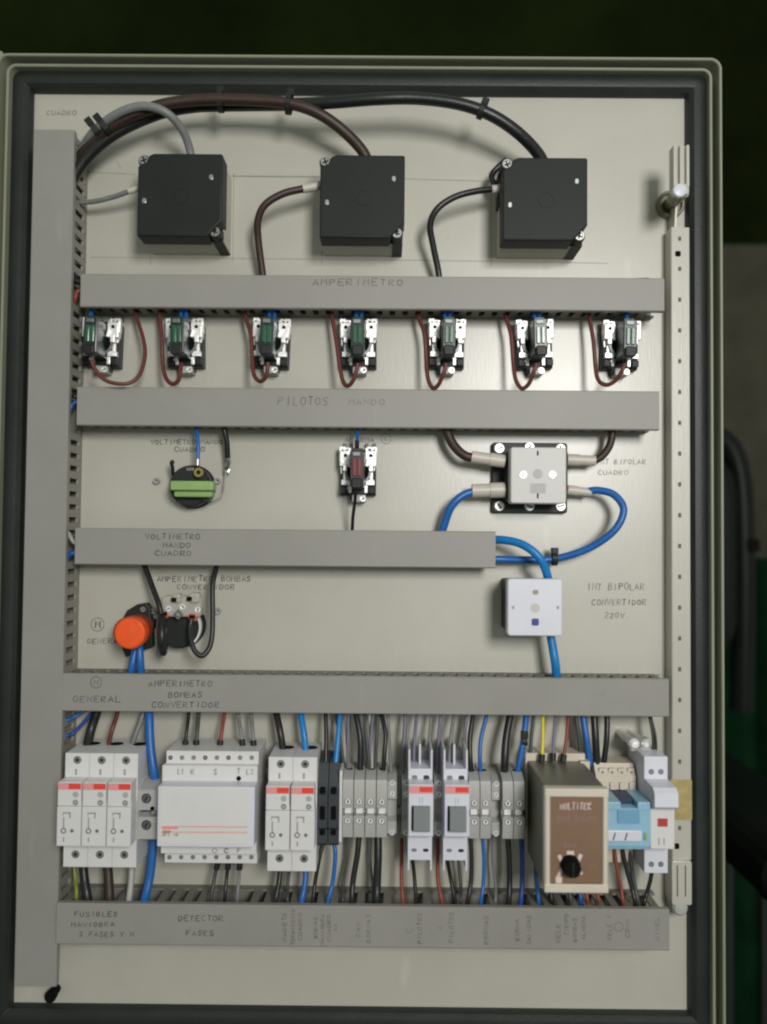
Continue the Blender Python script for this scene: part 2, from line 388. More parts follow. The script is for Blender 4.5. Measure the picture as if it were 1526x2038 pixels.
# hand lettering and pencil lines on the sheet
HS = 0.12
b = MB()
for seg in (((300, 349), (636, 351)), ((465, 351), (636, 353)), ((805, 356), (975, 361)), ((465, 345), (463, 520)), ((299, 508), (299, 527)), ((640, 500), (640, 528)), ((977, 380), (978, 530)), ((176, 342), (270, 347)),
            ((180, 512), (640, 516)), ((640, 516), (978, 520)), ((978, 520), (1210, 524)), ((233, 322), (240, 336))):
    strokes(b, [list(seg)], HS, 1.1)
b.build('pencil_line', PENCIL, door, 'thin pencil marking-out lines round the three black boxes', 0)
script(door, HS, [('VOLTIMETRO MANDO', 300, 884, 9, 9.1), ('CUADRO', 347, 899, 9, 10.4)], label='handwritten VOLTIMETRO MANDO CUADRO', wpx=1.5)
script(door, HS, [('AMPERIMETRO', 312, 1157, 10.5, 10.4), ('BOMBAS', 440, 1157, 10.5, 10.2), ('CONVERTIDOR', 352, 1173, 10, 10.6)], label='handwritten AMPERIMETRO BOMBAS CONVERTIDOR', wpx=1.6)
script(door, HS, [('GENERAL', 173, 1281, 10, 10.5)], label='handwritten GENERAL', wpx=1.4)
b = MB(); circ(b, 194, 1243, 13, HS, 1.2); write(b, 'M', 189, 1250, 13, 14, HS, 2); b.build('handwriting', INK, door, 'circled letter beside the orange button', 0)
b = MB(); circ(b, 768, 873, 10, HS, 1.2); write(b, 'L', 765, 876, 8, 8, HS, 1.4); b.build('handwriting', INKF, door, 'faint circled letter above the lone contact block', 0); script(door, HS, [('ALARMA', 686, 880, 9, 10.2)], INKF, wpx=1.3)
script(door, HS, [('INT BIPOLAR', 1168, 1174, 13, 10.6), ('CONVERTIDOR', 1178, 1204, 11, 10), ('220V.', 1203, 1230, 11, 10.5)], INKF, 'faint handwriting right of the square socket', 1.7)
script(door, HS, [('INT BIPOLAR', 1186, 924, 10, 9.2), ('CUADRO', 1190, 945, 9, 10.5)], INKF, 'very faint handwriting right of the square switch', 1.2)
script(door, HS, [('CUADRO', 92, 229, 9, 10.5)], INKF, 'small faded note in the top left corner', 1.3)

# cabinet body seen past the hinge side
cb = cabinet
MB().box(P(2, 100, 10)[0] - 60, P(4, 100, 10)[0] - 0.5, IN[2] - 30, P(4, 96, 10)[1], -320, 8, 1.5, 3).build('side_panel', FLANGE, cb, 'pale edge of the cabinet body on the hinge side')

# ---------------------------------------------------------------- cable ducts
def duct_h(px0, px1, pya, pyb, H, label, texts=None, broken_top=(), extra=None, x1base=None, gaps=()):
    X0, X1, Y0, Y1 = RECT(px0, pya, px1, pyb, H)
    t = thing('cable_duct', label, 'cable duct', (X0, Y0, 0), 'grey slotted cable ducts')
    b = MB(); b.ext_x([(Y0, H - 5), (Y0, H - .7), (Y0 + .7, H), (Y1 - .7, H), (Y1, H - .7), (Y1, H - 5), (Y1 - 1.1, H - 5), (Y1 - 1.1, H - 1.3), (Y0 + 1.1, H - 1.3), (Y0 + 1.1, H - 5)], X0, X1)
    c = b.build('cover', DUCT, t)
    MB().box(X0 + .5, X1 - 1, Y0 + 1.3, Y1 - 1.3, 0.05, 1.4, 0).build('tray', DUCTW, t)
    for side, (ya, yb) in enumerate(((Y0 + 1.25, Y0 + 2.6), (Y1 - 2.6, Y1 - 1.25))):
        b = MB(); b.box(X0 + .5, X1 - 1, ya, yb, 1.5, 8.5, 0)
        x = X0 + 1.5; k = 0
        while x < X1 - 7:
            hit = side == 1 and any(abs(x + 2.8 - q) < 4.2 for q in broken_top)
            if not hit: b.box(x, x + 5.6, ya, yb, 8.5, H - 1.6, 0)
            # stub left by the slot, slightly proud
            yy = (ya - .5, ya) if side == 0 else (yb, yb + .5)
            b.box(x + 6.6, x + 8.9, yy[0], yy[1], 5.6, 8.3, 0)
            x += 10; k += 1
        b.build('slotted_wall', DUCTW, t)
    if texts: texts(c, H + .12)
    return t, (X0, X1, Y0, Y1)
def duct_v(H=33):
    Xa = (P(66, 260, H)[0] + P(27, 1960, H)[0]) / 2; Xb = (P(147, 260, H)[0] + P(112, 1960, H)[0]) / 2
    Yt = P(105, 258, H)[1]; Yb = P(68, 1963, H)[1]
    t = thing('cable_duct', 'long vertical grey cable duct along the left edge of the door', 'cable duct', (Xa, Yb, 0), 'grey slotted cable ducts')
    ls = [[(x, y, h) for x, h in ((Xa, H - 5), (Xa, H - .7), (Xa + .7, H), (Xb - .7, H), (Xb, H - .7), (Xb, H - 5), (Xb - 1.1, H - 5), (Xb - 1.1, H - 1.3), (Xa + 1.1, H - 1.3), (Xa + 1.1, H - 5))] for y in (Yb, Yt)]
    MB().loops(ls).build('cover', DUCT, t)
    Yw = P(120, 1888, 30)[1]
    MB().box(Xa + 1.3, Xb - 1.3, Yw, Yt, .05, 1.4, 0).build('tray', DUCTW, t)
    holes = [(P(150, a, 15)[1], P(150, b_, 15)[1]) for a, b_ in ((612, 545), (848, 775), (1112, 1052))]
    for side, (xa, xb) in enumerate(((Xa + 1.25, Xa + 2.6), (Xb - 2.6, Xb - 1.25))):
        b = MB(); b.box(xa, xb, Yw, Yt, 1.5, 7.5, 0)
        segs = [Yw] + [v for a_, c_ in sorted(holes) for v in (a_, c_)] + [Yt] if side else [Yw, Yt]
        for k_ in range(0, len(segs), 2): b.box(xa - .02, xb + .02, segs[k_], segs[k_ + 1], 24, H - 1.7, 0)
        y = Yw + 3
        while y < Yt - 6:
            if not (side == 1 and any(a < y + 2.5 < c for a, c in holes)):
                b.box(xa, xb, y, y + 5.6, 7.5, H - 1.6, 0)
            if side == 1: b.box(xb, xb + .7, y + 6.4, y + 9.2, 5.2, 7.6, 0)
            y += 10
        b.build('slotted_wall', mat('duct_wall_lit', (146, 144, 134), .6) if side else DUCTW, t)  # right wall gets a paler copy: its lit look is put into the colour
    return t, (Xa, Xb, Yb, Yt)
DV, DVR = duct_v()
def t1(c, h): script(c, h, [('AMPERIMETRO', 622, 568, 13, 16.8)], INKF, 'faint handwritten AMPERIMETRO', 1.8)
def t2(c, h):
    script(c, h, [('PILOTOS', 553, 806, 16, 14.8)], INKF, 'faint handwritten PILOTOS', 1.8)
    script(c, h, [('MANDO', 694, 806, 12, 15)], INKF, 'nearly erased handwritten MANDO', 1.1)
def t3(c, h): script(c, h, [('VOLTIMETRO', 289, 1073, 10.5, 11.1), ('MANDO', 324, 1090, 9.5, 11.5), ('CUADRO', 308, 1106, 9.5, 12.6)], INK, 'handwritten VOLTIMETRO MANDO CUADRO', 1.5)
def t4(c, h):
    script(c, h, [('GENERAL', 145, 1397, 12, 14), ('AMPERIMETRO', 296, 1366, 11.5, 11.7), ('BOMBAS', 335, 1388, 10.5, 11.6), ('CONVERTIDOR', 302, 1408, 11, 12.5)], INK, 'handwritten GENERAL and AMPERIMETRO BOMBAS CONVERTIDOR', 1.6)
    b = MB(); circ(b, 191, 1358, 11, h, 1.3); write(b, 'N', 187, 1362, 9, 11, h, 1.6); b.build('handwriting', INK, c, 'circled letter above GENERAL', 0)
def t5(c, h):
    script(c, h, [('FUSIBLES', 148, 1824, 9.5, 11), ('MANIOBRA', 142, 1844, 8.5, 11), ('3 FASES Y N', 157, 1864, 9.5, 10.2)], INK, 'handwritten FUSIBLES MANIOBRA 3 FASES Y N', 1.5)
    script(c, h, [('DETECTOR', 355, 1833, 10.5, 11.4), ('FASES', 370, 1862, 10, 11.6)], INK, 'handwritten DETECTOR FASES', 1.5)
    R_ = [('MAGNETO', 570, 1872, 8, 8), ('TERMICO220', 586, 1880, 7, 7.2), ('CUADRO', 601, 1872, 8, 9.6), ('BORNAS', 631, 1867, 7, 7.2), ('MANIOBRA', 645, 1882, 7, 8), ('CUADRO', 658, 1873, 7, 9), ('N1', 671, 1852, 7, 8),
          ('24V', 716, 1866, 8, 11), ('BORNAS', 737, 1876, 9, 9.8), ('PILOTOS', 839, 1878, 9, 9), ('PILOTOS', 902, 1876, 9, 9), ('BORNAS', 971, 1880, 8, 10), ('BORNA', 1033, 1872, 8, 9), ('SALIDAS', 1056, 1880, 8, 8.6),
          ('RELE', 1115, 1876, 8, 10), ('TIEMPO', 1131, 1860, 8, 7), ('BOMBAS', 1148, 1874, 8, 8), ('ALARMA', 1165, 1870, 8, 8), ('RELE 1', 1217, 1870, 8, 8.4), ('CONV', 1253, 1866, 8, 10), ('NIVEL', 1312, 1872, 8, 10)]
    script(c, h, R_, INKF, 'column of small sideways handwritten notes', 1.5, rot=1)
    b = MB(); circ(b, 1231, 1845, 9, h, 1.5); b.build('handwriting', INKF, c, 'small circle', 0); b = MB(); circ(b, 815, 1849, 7, h, 1.2, 0, 200); b.build('handwriting', INKF, c, None, 0); script(c, h, [('Y', 873, 1852, 9, 9)], INKF, wpx=1.3)
duct_h(160, 1322, 549, 615, 30, 'grey cable duct marked AMPERIMETRO, just below the three black boxes', t1)
duct_h(153, 1312, 774, 851, 30, 'grey cable duct marked PILOTOS, right below the row of seven contact blocks', t2)
duct_h(149, 986, 1054, 1127, 30, 'short grey cable duct marked VOLTIMETRO MANDO CUADRO, ending beside blue cables', t3)
duct_h(116, 1331, 1346, 1421, 32, 'grey cable duct marked GENERAL, above the row of fuses and breakers', t4, broken_top=(P(1105, 1340, 20)[0], P(262, 1338, 20)[0], P(275, 1338, 20)[0]))
BW = [165, 175, 218, 255, 285, 421, 447, 472, 548, 600, 623, 650, 700, 750, 800, 828, 878, 905, 930, 958, 1013, 1035, 1236, 1262, 1266, 1285]
duct_h(112, 1332, 1804, 1886, 38, 'lowest grey cable duct with DETECTOR FASES written on it', t5, broken_top=[P(x, 1795, 30)[0] for x in BW])

# ---------------------------------------------------------------- perforated stiffener rail on the right
RL = (P(1337, 700, 15)[0] + P(1336, 1500, 15)[0]) / 2; RR = (P(1376, 700, 15)[0] + P(1374, 1500, 15)[0]) / 2
ry0, ry1 = P(1355, 1712, 15)[1], P(1355, 452, 15)[1]
rail = thing('stiffener_rail', 'pale perforated steel stiffening rail down the right side of the door', 'rail', ((RL + RR) / 2, ry0, 0))
xm = P(1353, 1000, 15)[0]
poly = [(RL, 0.1), (RL, 14.4), (RL + .6, 15), (RR - 5.8, 15), (RR - 5.4, 14.2), (RR - .6, 14.2), (RR, 13.6), (RR, 0.1), (RR - 1.5, 0.1), (RR - 1.5, 12.5), (RL + 1.5, 12.5), (RL + 1.5, .1)]
MB().loops([[(x, y, h) for x, h in poly] for y in (ry0, ry1)]).build('channel', PANEL, rail)
hb = MB()
ys = [475, 535] + [535 + 61.3 * k for k in range(1, 17)] + [1648]
for py in ys:
    if 1540 < py < 1640: continue
    X, Y = P(1352.5, py, 15); hb.box(X - 1.2, X + 1.2, Y - 1.7, Y + 1.7, 14, 15.08, 0, .5)
hb.build('hole', mat('hole_shade', (98, 95, 88), .8), rail, 'row of small punched slots')
hb = MB()
for px, py in ((1349, 505), (1346, 1684)):
    X, Y = P(px, py, 15); hb.box(X - 2.2, X + 2.2, Y - 2.2, Y + 2.2, 14, 15.12, 0, 1)
hb.build('square_hole', DARK, rail, 'larger dark punched holes near the ends')
X0, X1, Y0, Y1 = RECT(1337, 1714, 1377, 1802, 17)
b = MB(); b.box(X0, X1, Y0, Y1, .1, 17, .6, 1.5)
b.build('end_bracket', PANEL, rail)
b = MB()
for px in (1348, 1364): b.rpx(px - 1.4, 1722, px + 1.4, 1785, 16, 17.1, 0, .6)
b.build('bracket_slot', MATS['hole_shade'], rail)
X, Y = P(1354, 1808, 16); MB().lathe(X, Y, [(6, .1), (6, 15), (4.5, 17), (1, 17.6)], 18).build('end_stud', LGREY, rail)
tp = MB().rpx(1334, 1552, 1377, 1632, 14.9, 15.5, .05, .6)
tag(tp.build('tape', TAPE), 'yellowed translucent tape wrapped round the perforated rail', 'tape')
# latch rod at the top of the rail
X0, Y0 = P(1331, 408, 4); XT, YT = P(1352, 381, 50)
latch = thing('rod_latch', 'zinc plated latch with ribbed arm and round bolt head at the upper right', 'latch', (X0, Y0, 0))
XL_, XR_, YB_, YT_ = RECT(1338, 288, 1373, 392, 47)
XC = (XL_ + XR_) / 2
OLIVE = mat('olive_zinc', (120, 118, 96), .4, .3)
MB().lathe(X0 + 1.5, Y0 + .5, [(11, .1), (11, 5), (10.2, 6), (8.8, 6), (8.4, 2), (6, 2), (5.6, 6), (4.8, 6)], 30).build('base_washer', OLIVE, latch)
MB().loops([[(X0 + 1.5 + (XT - X0 - 1.5) * f + r_ * math.cos(a * math.pi / 12), Y0 + .5 + (YT - Y0 - .5) * f + r_ * math.sin(a * math.pi / 12), h_) for a in range(24)] for f, r_, h_ in ((0, 5.0, 5), (.4, 4.8, 22), (1, 4.6, 36), (1, 4.6, 48))]).build('post', OLIVE, latch)
MB().box(XL_, XR_, YB_ + 1, YT_, 40, 45.4, .8, 2.2).build('arm', PANEL, latch)
xs_ = RECT(1346, 392, 1375, 455, 15)
MB().ext_x([(xs_[2], .1), (xs_[2], 14.5), (xs_[3] - 8, 17), (YB_ + 4, 41), (YB_ + 4, 38), (xs_[3] - 4, .1)], xs_[0], XR_ - .3).build('arm_root', PANEL, latch)
b = MB()
for fx in (0.3, 5.0, 9.9): b.box(XL_ + fx, XL_ + fx + 2.4, YB_ + 7, YT_ - .5, 42.8, 48.5, .8, 1.1)
b.box(XL_ + .3, XL_ + 12.3, YB_ + 1.5, YB_ + 10, 42.8, 48, .8, 2)
b.build('rib', PANEL, latch)
MB().lathe(XT, YT + .6, [(5.0, 46), (5.2, 50), (4.6, 51.2), (2.5, 51.8)], 26).build('bolt_head', WHITE2, latch)

# ---------------------------------------------------------------- current transformers
def transformer(px0, py0, px1, py1):
    X0, X1, Y0, Y1 = RECT(px0, py0, px1, py1, 42)
    t = thing('current_transformer', 'black boxed current transformer at the left with a grey cable', 'transformer', ((X0 + X1) / 2, (Y0 + Y1) / 2, 0), 'black current transformers')
    MB().box(X0 + 1, X1 - 1, Y0 + .5, Y1 - 1, .1, 27, .5, 1).build('housing', mat('housing_grey', (196, 194, 180), .5), t)
    c = 7.5
    poly = [(X0, Y0 + .8), (X0 + .8, Y0), (X1 - 11.5, Y0), (X1 - 8, Y0 + 3.2), (X1 - 4, Y0 + 8), (X1, Y0 + 12), (X1, Y1 - 1), (X1 - 1, Y1), (X0 + 12, Y1), (X0 + 8.5, Y1 - 1.5), (X0 + 6, Y1 - 6.5), (X0 + 1, Y1 - 9), (X0, Y1 - 10.5)]
    MB().prism(poly, 24, 42, 1.2).build('cover', COVERB, t)
    xm, ym = (X0 + X1) / 2, (Y0 + Y1) / 2
    b = MB(); b.ring(xm + 1, ym - 1, 41.8, 42.3, 5.2, 6, 24)
    b.build('embossing', COVERB, t)
    # screw lugs
    for cx, cy, a in ((X0 + 3.6, Y1 - 4.2, 20), (X1 - 5.6, Y0 + 4.6, 70)):
        MB().cyl(cx, cy, .1, 38.5, 4.6, 20, .5).build('lug', COVERB, t)
        screw('screw', cx, cy, 38.6, 3.9, t, a, ht=1.6, phillips=True)
    b = MB(); b.prism([(X1 - 9, Y0), (X1 - 1.2, Y0), (X1 - 1.2, Y0 + 9), (X1 - 9, Y0 + 9)], .1, 30); b.build('corner_post', COVERB, t)
    for fx, fy in ((.87, .71), (.085, .42)):
        X = X0 + (X1 - X0) * fx; Y = Y0 + (Y1 - Y0) * fy
        MB().box(X - 1.5, X + 1.5, Y - 2.1, Y + 2.1, 41.9, 42.8, .3, 1.2).build('metal_pin', STEEL, t)
    MB().box(X0 - .8, X0 + 1, Y1 - 28, Y1 - 17, 8, 20, .5).build('terminal', BLACKP, t)
    return t
ct = transformer(273, 305, 441.5, 470)
xa = (P(273, 400, 42)[0])
c2 = clone(ct, P(636.5, 400, 42)[0] - xa, P(720, 305, 42)[1] - P(720, 306, 42)[1] * 1.0 + (P(720, 309, 42)[1] - P(360, 305, 42)[1]), 'black boxed current transformer in the middle with a brown cable')
c3 = clone(ct, P(1000.5, 400, 42)[0] - xa, P(1084, 313, 42)[1] - P(360, 305, 42)[1], 'black boxed current transformer at the right with black cables')

# ---------------------------------------------------------------- cables helper
def cable(col, dia, pts, label, cat='cable', group=None, sleeve=None, name=None, sleeve_end=None):
    hh = sum(p[2] for p in pts) / len(pts)
    r = dia * S(hh) / 2
    q = [(*P(x, y, h), h) for x, y, h in pts]
    name = name or ('cable' if dia >= 10 else 'wire')
    if not sleeve and not sleeve_end:
        o = MB().tube(q, r, 10).build(name, CW[col]); return tag(o, label, cat, group)
    t = thing(name, label, cat, q[0], group)
    MB().tube(q, r, 10).build('insulation', CW[col], t)
    for s_, i0, i1 in ((sleeve, -1, -2), (sleeve_end, 0, 1)):
        if not s_: continue
        m, sd, L = s_
        a = Vector(q[i0]); d = (Vector(q[i1]) - a).normalized()
        MB().tube([a - d * .3, a + d * (L * S(hh))], sd * S(hh) / 2, 12).build('end_sleeve', m, t)
    return t
G1 = 'heavy cables of the black transformers'
cable('grey', 17, [(120, 345, 14), (157, 305, 20), (187, 262, 34), (235, 226, 44), (285, 211, 46), (330, 224, 44), (362, 258, 34), (378, 300, 24), (384, 345, 20)], 'grey cable arching into the top of the left black box', 'cable', G1)
cable('brown', 23, [(122, 372, 12), (162, 310, 22), (225, 250, 36), (310, 212, 40), (380, 200, 40), (440, 198, 40), (510, 200, 40), (575, 206, 40), (630, 224, 38), (680, 258, 32), (722, 302, 24), (736, 340, 20)], 'dark brown cable curving into the top of the middle black box', 'cable', G1)
cable('black', 24, [(122, 395, 22), (166, 322, 26), (225, 268, 30), (310, 228, 30), (380, 213, 30), (440, 210, 30), (575, 208, 34), (660, 204, 40), (750, 197, 44), (830, 196, 44), (910, 206, 44), (975, 228, 42), (1030, 264, 36), (1072, 308, 26), (1088, 345, 20)], 'long black cable curving into the top of the right black box', 'cable', G1)
cable('grey', 10, [(120, 404, 14), (180, 402, 18), (225, 392, 22), (262, 379, 26), (278, 374, 26)], 'thin grey lead from the vertical duct to the left black box', 'cable', 'secondary leads of the black transformers', sleeve=(SLEEVE, 12, 24))
cable('brown', 15, [(527, 580, 14), (521, 535, 16), (514, 480, 22), (513, 440, 28), (527, 408, 32), (562, 386, 32), (602, 376, 30), (645, 368, 26)], 'brown lead bent down from the left side of the middle black box', 'cable', 'secondary leads of the black transformers', sleeve=(SLEEVE, 17, 46))
cable('black', 13, [(877, 585, 14), (872, 540, 16), (862, 490, 22), (856, 448, 28), (870, 416, 32), (905, 392, 32), (950, 380, 30), (998, 375, 26)], 'black lead bent down from the left side of the right black box', 'cable', 'secondary leads of the black transformers', sleeve=(SLEEVE, 16, 22))
cable('black', 12, [(985, 372, 20), (978, 350, 18), (990, 334, 18), (1008, 318, 20)], 'short black stub hooked against the right black box', 'cable')
def tie(x, y, h, ang, rr, label, tail=True):
    X, Y = P(x, y, h)
    t = thing('cable_tie', label, 'cable tie', (X, Y, h), 'black cable ties')
    a = math.radians(ang); ca, sa = math.cos(a), math.sin(a)
    ls = []
    for i in range(16):
        q = 2 * math.pi * i / 16; u = rr * math.cos(q); hh = h + rr * math.sin(q)
        ls.append([(X + u * -sa + w * ca, Y + u * ca + w * sa, hh) if k == 0 else (X + (u * (1 + 1.0 / rr)) * -sa + w * ca, Y + (u * (1 + 1.0 / rr)) * ca + w * sa, h + (rr + 1.0) * math.sin(q)) for k, w in ((0, -2), (0, 2), (1, 2), (1, -2))])
    MB().loops(ls, close=True).build('strap', BLACKP, t)
    hx, hy = X - sa * (rr + 1.8), Y + ca * (rr + 1.8)
    MB().prism([(hx - ca * 2.6 - sa * 2.4, hy - sa * 2.6 + ca * 2.4), (hx - ca * 2.6 + sa * 2.4, hy - sa * 2.6 - ca * 2.4), (hx + ca * 2.6 + sa * 2.4, hy + sa * 2.6 - ca * 2.4), (hx + ca * 2.6 - sa * 2.4, hy + sa * 2.6 + ca * 2.4)], h - 1, h + 3.6, .5).build('head', BLACKP, t)
tie(190, 258, 34, 40, 5.6, 'lower of the two black ties where the cables leave the vertical duct')
tie(208, 252, 36, 40, 6.2, 'upper of the two black ties where the cables leave the vertical duct')
tie(439, 203, 36, 0, 6.8, 'black cable tie on the brown and black cables, first along the top')
tie(575, 207, 38, -8, 6.8, 'black cable tie where the brown and black cables part')
tie(958, 221, 43, -22, 5.2, 'black cable tie on the single black cable at the top right')

# ---------------------------------------------------------------- pilot lamp contact blocks
def contact_block(red):
    lens = REDL if red else GREENL
    t = thing('contact_block', 'x', 'contact block', (0, 0, 0), 'pilot lamp contact blocks')
    # frame 30 x 40 mm
    b = MB(); b.prism([(-14, -17), (-7, -17), (-6, -21), (6, -21), (7, -17), (14, -17), (14, 17), (9, 19), (-9, 19), (-14, 17)], .1, 9, .8); b.build('base_frame', BLACKP, t)
    b = MB(); b.ring(0, 1, 8.8, 15, 8.6, 10.4, 26); b.build('collar', STEELD, t)
    MB().cyl(0, 1, 8.8, 13, 8.4, 24).build('collar_inside', DARK, t)
    for s in (-1, 1):
        X = lambda a: sorted((s * a[0], s * a[1]))
        def bb(mb, xa, xb, y0, y1, h0, h1, bv=.5):
            x_ = sorted((s * xa, s * xb)); mb.box(x_[0], x_[1], y0, y1, h0, h1, bv)
        b = MB(); bb(b, 5.4, 14.4, 5, 17.5, 8.9, 15.5, 1); bb(b, 9.8, 15, 9, 21, 9, 13.5, .8); bb(b, 5.4, 8.0, 10, 20, 9, 12.5, .5); bb(b, 8.5, 11.8, 1, 7, 9, 16.5, .8)
        b.build('clip', CHROME, t)
        c = MB(); c.cyl(s * 10, 13.5, 15.3, 15.8, 1.4, 12); c.cyl(s * 12.4, 17.6, 13.2, 13.7, 1.1, 10); c.build('clip_hole', DARK, t)
        b = MB(); bb(b, 9.2, 11.6, -5.5, 1, 8.9, 12.6); b.build('spring_strip', CHROME, t)
        b = MB(); bb(b, 6.0, 13, -9.5, -5.2, 8.9, 14.2); bb(b, 5.0, 7.6, -15.5, -9.2, 8.9, 12); b.build('bracket', CHROME, t)
        b = MB(); bb(b, 8.2, 13.6, -16, -10.5, 8.9, 13.8, .8); b.build('foot_block', BLACKP, t)
    b = MB()
    for (x, y, a, l, wd, h0, h1) in ((-9.5, 19.2, 20, 4, 1.2, 9, 12), (8.4, 20, -15, 3.5, 1, 9, 13), (12.8, 4, 80, 4, 1, 9, 11.5), (-13.2, 2, 95, 5, .9, 9, 12), (9, -7.4, 35, 3, .9, 14, 15.4), (-8.4, -12.6, 60, 4, 1, 12, 13.4), (6.8, 8, 75, 6, .8, 12, 18), (-7, 7, 100, 6, .8, 12, 17)):
        a = math.radians(a); ca, sa = math.cos(a), math.sin(a)
        b.prism([(x + ca * u - sa * v, y + sa * u + ca * v) for u, v in ((-l / 2, -wd / 2), (l / 2, -wd / 2), (l / 2, wd / 2), (-l / 2, wd / 2))], h0, h1, .2)
    b.build('spring', CHROME, t)
    b = MB(); b.box(-5.2, 5.2, -12, 15.5, 9, 36, .8, 1.2); b.box(-4.2, 4.2, 8, 17.5, 18, 32, .8)
    b.build('lamp_housing', DKGREEN if not red else mat('dark_red_housing', (58, 42, 46), .35), t)
    b = MB(); b.box(-3.3, -.4, 2 - 6, 9, 35.8, 37.4, .6); b.box(.4, 3.3, 2 - 6, 9, 35.8, 37.4, .6); l = b.build('lens', lens, t)
    b = MB(); b.box(-4.2, 4.2, -13.5, -5.5, 34, 38.5, 1, 2); b.build('terminal_shroud', BLACKP, t)
    b = MB(); b.box(-3.4, 2.4, 11, 14.2, 35.5, 37.2, .4); b.build('wire_clamp', STEELD, t)
    b = MB(); b.box(-4.6, 6, -22.5, -17, .2, 13, .6); b.build('lower_terminal', LGREY, t)
    screw('terminal_screw', 4.0, -20, 13, 2.6, t, 30, CHROME, 1.3)
    b = MB()
    for x in (-11, -5.5, 6.5, 12.5): b.box(x - 1.2, x + 1.2, 21, 24.5, .1, 4, .4)
    b.build('mounting_tab', mat('dim_tab', (118, 114, 112), .5) if 'dim_tab' not in MATS else MATS['dim_tab'], t)
    return t
pos = [(206, 693), (371, 694), (541, 694), (714, 695), (888, 695), (1062, 696), (1232, 698)]
labs = ['contact block first from the left, half behind the vertical duct, its wire looping far right', 'second contact block from the left in the row of seven', 'third contact block from the left in the row of seven', 'middle contact block in the row of seven',
        'contact block right of the middle one in the row of seven', 'last but one contact block on the right in the row of seven', 'contact block at the right end of the row of seven, nearest the perforated rail']
proto = contact_block(False)
cpos = []
for i, ((px, py), lb) in enumerate(zip(pos, labs)):
    X, Y = P(px, py - 4, 6)
    cpos.append((X, Y))
    o = proto if i == 0 else copy_tree(proto)
    o.location = A3 @ Vector((X, Y, 0)) / 1000; o['label'] = lb; o.rotation_euler = (0, math.radians((1.5, -1, 2, -.6, .8, -1.8, 1.2)[i]), 0)
al = contact_block(True); X, Y = P(713, 943, 6); al.location = A3 @ Vector((X, Y, 0)) / 1000
al['label'] = 'lone contact block with a red lens below the PILOTOS duct'; del al['group']
# its wires
G2 = 'red brown wires looping down the contact blocks'; G3 = 'blue wires into the contact blocks'
ordn = ['first', 'second', 'third', 'fourth', 'fifth', 'sixth', 'seventh']
loops = [None,
 [(316, 600, 14), (318, 632, 16), (322, 680, 20), (324, 725, 22), (330, 752, 26), (342, 764, 30), (354, 758, 34), (359, 738, 36), (360, 722, 38)],
 [(482, 600, 14), (489, 632, 16), (499, 668, 20), (502, 720, 24), (506, 748, 28), (518, 759, 32), (529, 750, 36), (532, 735, 38), (533, 722, 38)],
 [(656, 600, 14), (661, 632, 16), (669, 680, 20), (676, 730, 24), (683, 760, 28), (692, 768, 32), (702, 758, 36), (709, 738, 38), (712, 724, 38)],
 [(828, 600, 14), (834, 632, 16), (845, 668, 20), (848, 720, 22), (852, 755, 26), (861, 772, 30), (872, 766, 34), (883, 742, 38), (888, 724, 38)],
 [(1000, 600, 14), (1007, 632, 16), (1017, 668, 20), (1021, 720, 22), (1026, 755, 26), (1038, 773, 30), (1052, 764, 34), (1062, 740, 38), (1068, 724, 38)],
 [(1170, 600, 14), (1173, 632, 16), (1181, 680, 20), (1185, 730, 22), (1191, 757, 26), (1207, 766, 30), (1225, 757, 34), (1238, 738, 38), (1243, 724, 38)]]
cable('redbrown', 8, [(264, 600, 14), (272, 632, 16), (285, 675, 22), (288, 710, 26), (276, 748, 32), (250, 764, 36), (212, 758, 38), (190, 736, 38), (181, 716, 38)], 'red brown wire in a wide open loop at the first contact block', 'wire', G2)
for i in range(1, 7):
    cable('redbrown', 8.5, loops[i], 'red brown wire looped under the %s contact block from the left' % ordn[i], 'wire', G2)
for i, (bx_, by_) in enumerate([(181, 625), (365, 625), (541, 625), (714, 625), (890, 625), (1068, 625), (1247, 625)]):
    cx_ = [182, 361, 540, 714, 890, 1070, 1250][i]
    for k in ((-1, 1) if i not in (0, 6) else (0,)):
        cable('blue', 8 if k else 9, [(bx_ + 5 * k, by_ - 30, 14), (bx_ + 5 * k, by_ + 5, 20), (cx_ + 4.5 * k, by_ + 22, 26), (cx_ + 3.5 * k, by_ + 42, 30)],
              ('%s blue wire into the top of the %s contact block' % ({-1: 'left', 1: 'right', 0: 'single'}[k], ordn[i])), 'wire', G3)
cable('blue', 7, [(712, 830, 14), (711, 862, 20), (710, 892, 26)], 'blue wire into the top of the lone contact block', 'wire', sleeve=(BLACKP, 9, 16))
cable('black', 7, [(708, 975, 36), (706, 1000, 30), (702, 1030, 22), (700, 1075, 14)], 'black wire from the lone contact block down to the short duct', 'wire')
al_ring = None

# ---------------------------------------------------------------- voltmeter back
X, Y = P(384, 972, 0)
vm = thing('voltmeter_back', 'round black back of the voltmeter with two pale green resistors', 'meter', (X, Y, 0))
R0 = 44 * S(10)
MB().lathe(X + 1, Y + 1, [(R0, .1), (R0, 2), (R0 - 1.2, 4), (R0 - 1.2, 14), (R0 - 2.2, 16)], 36).build('case', BLACKP, vm)
MB().ring(X + 1, Y + 1, .1, 1.2, R0 + .2, R0 + 1.2, 36, 250, 330).build('rim_arc', LGREY, vm)  # pale arc paints the highlight along the bottom of the case
for i, (x0, y0, x1, y1) in enumerate(((338, 957, 424, 976), (346, 977, 422, 989))):
    xa, xb, ya, yb = RECT(x0, y0, x1, y1, 30 - 4 * i)
    MB().box(xa, xb, ya, yb, 19 - 2 * i, 30 - 4 * i, 1.2, 1.2).build('resistor', GREENP, vm)
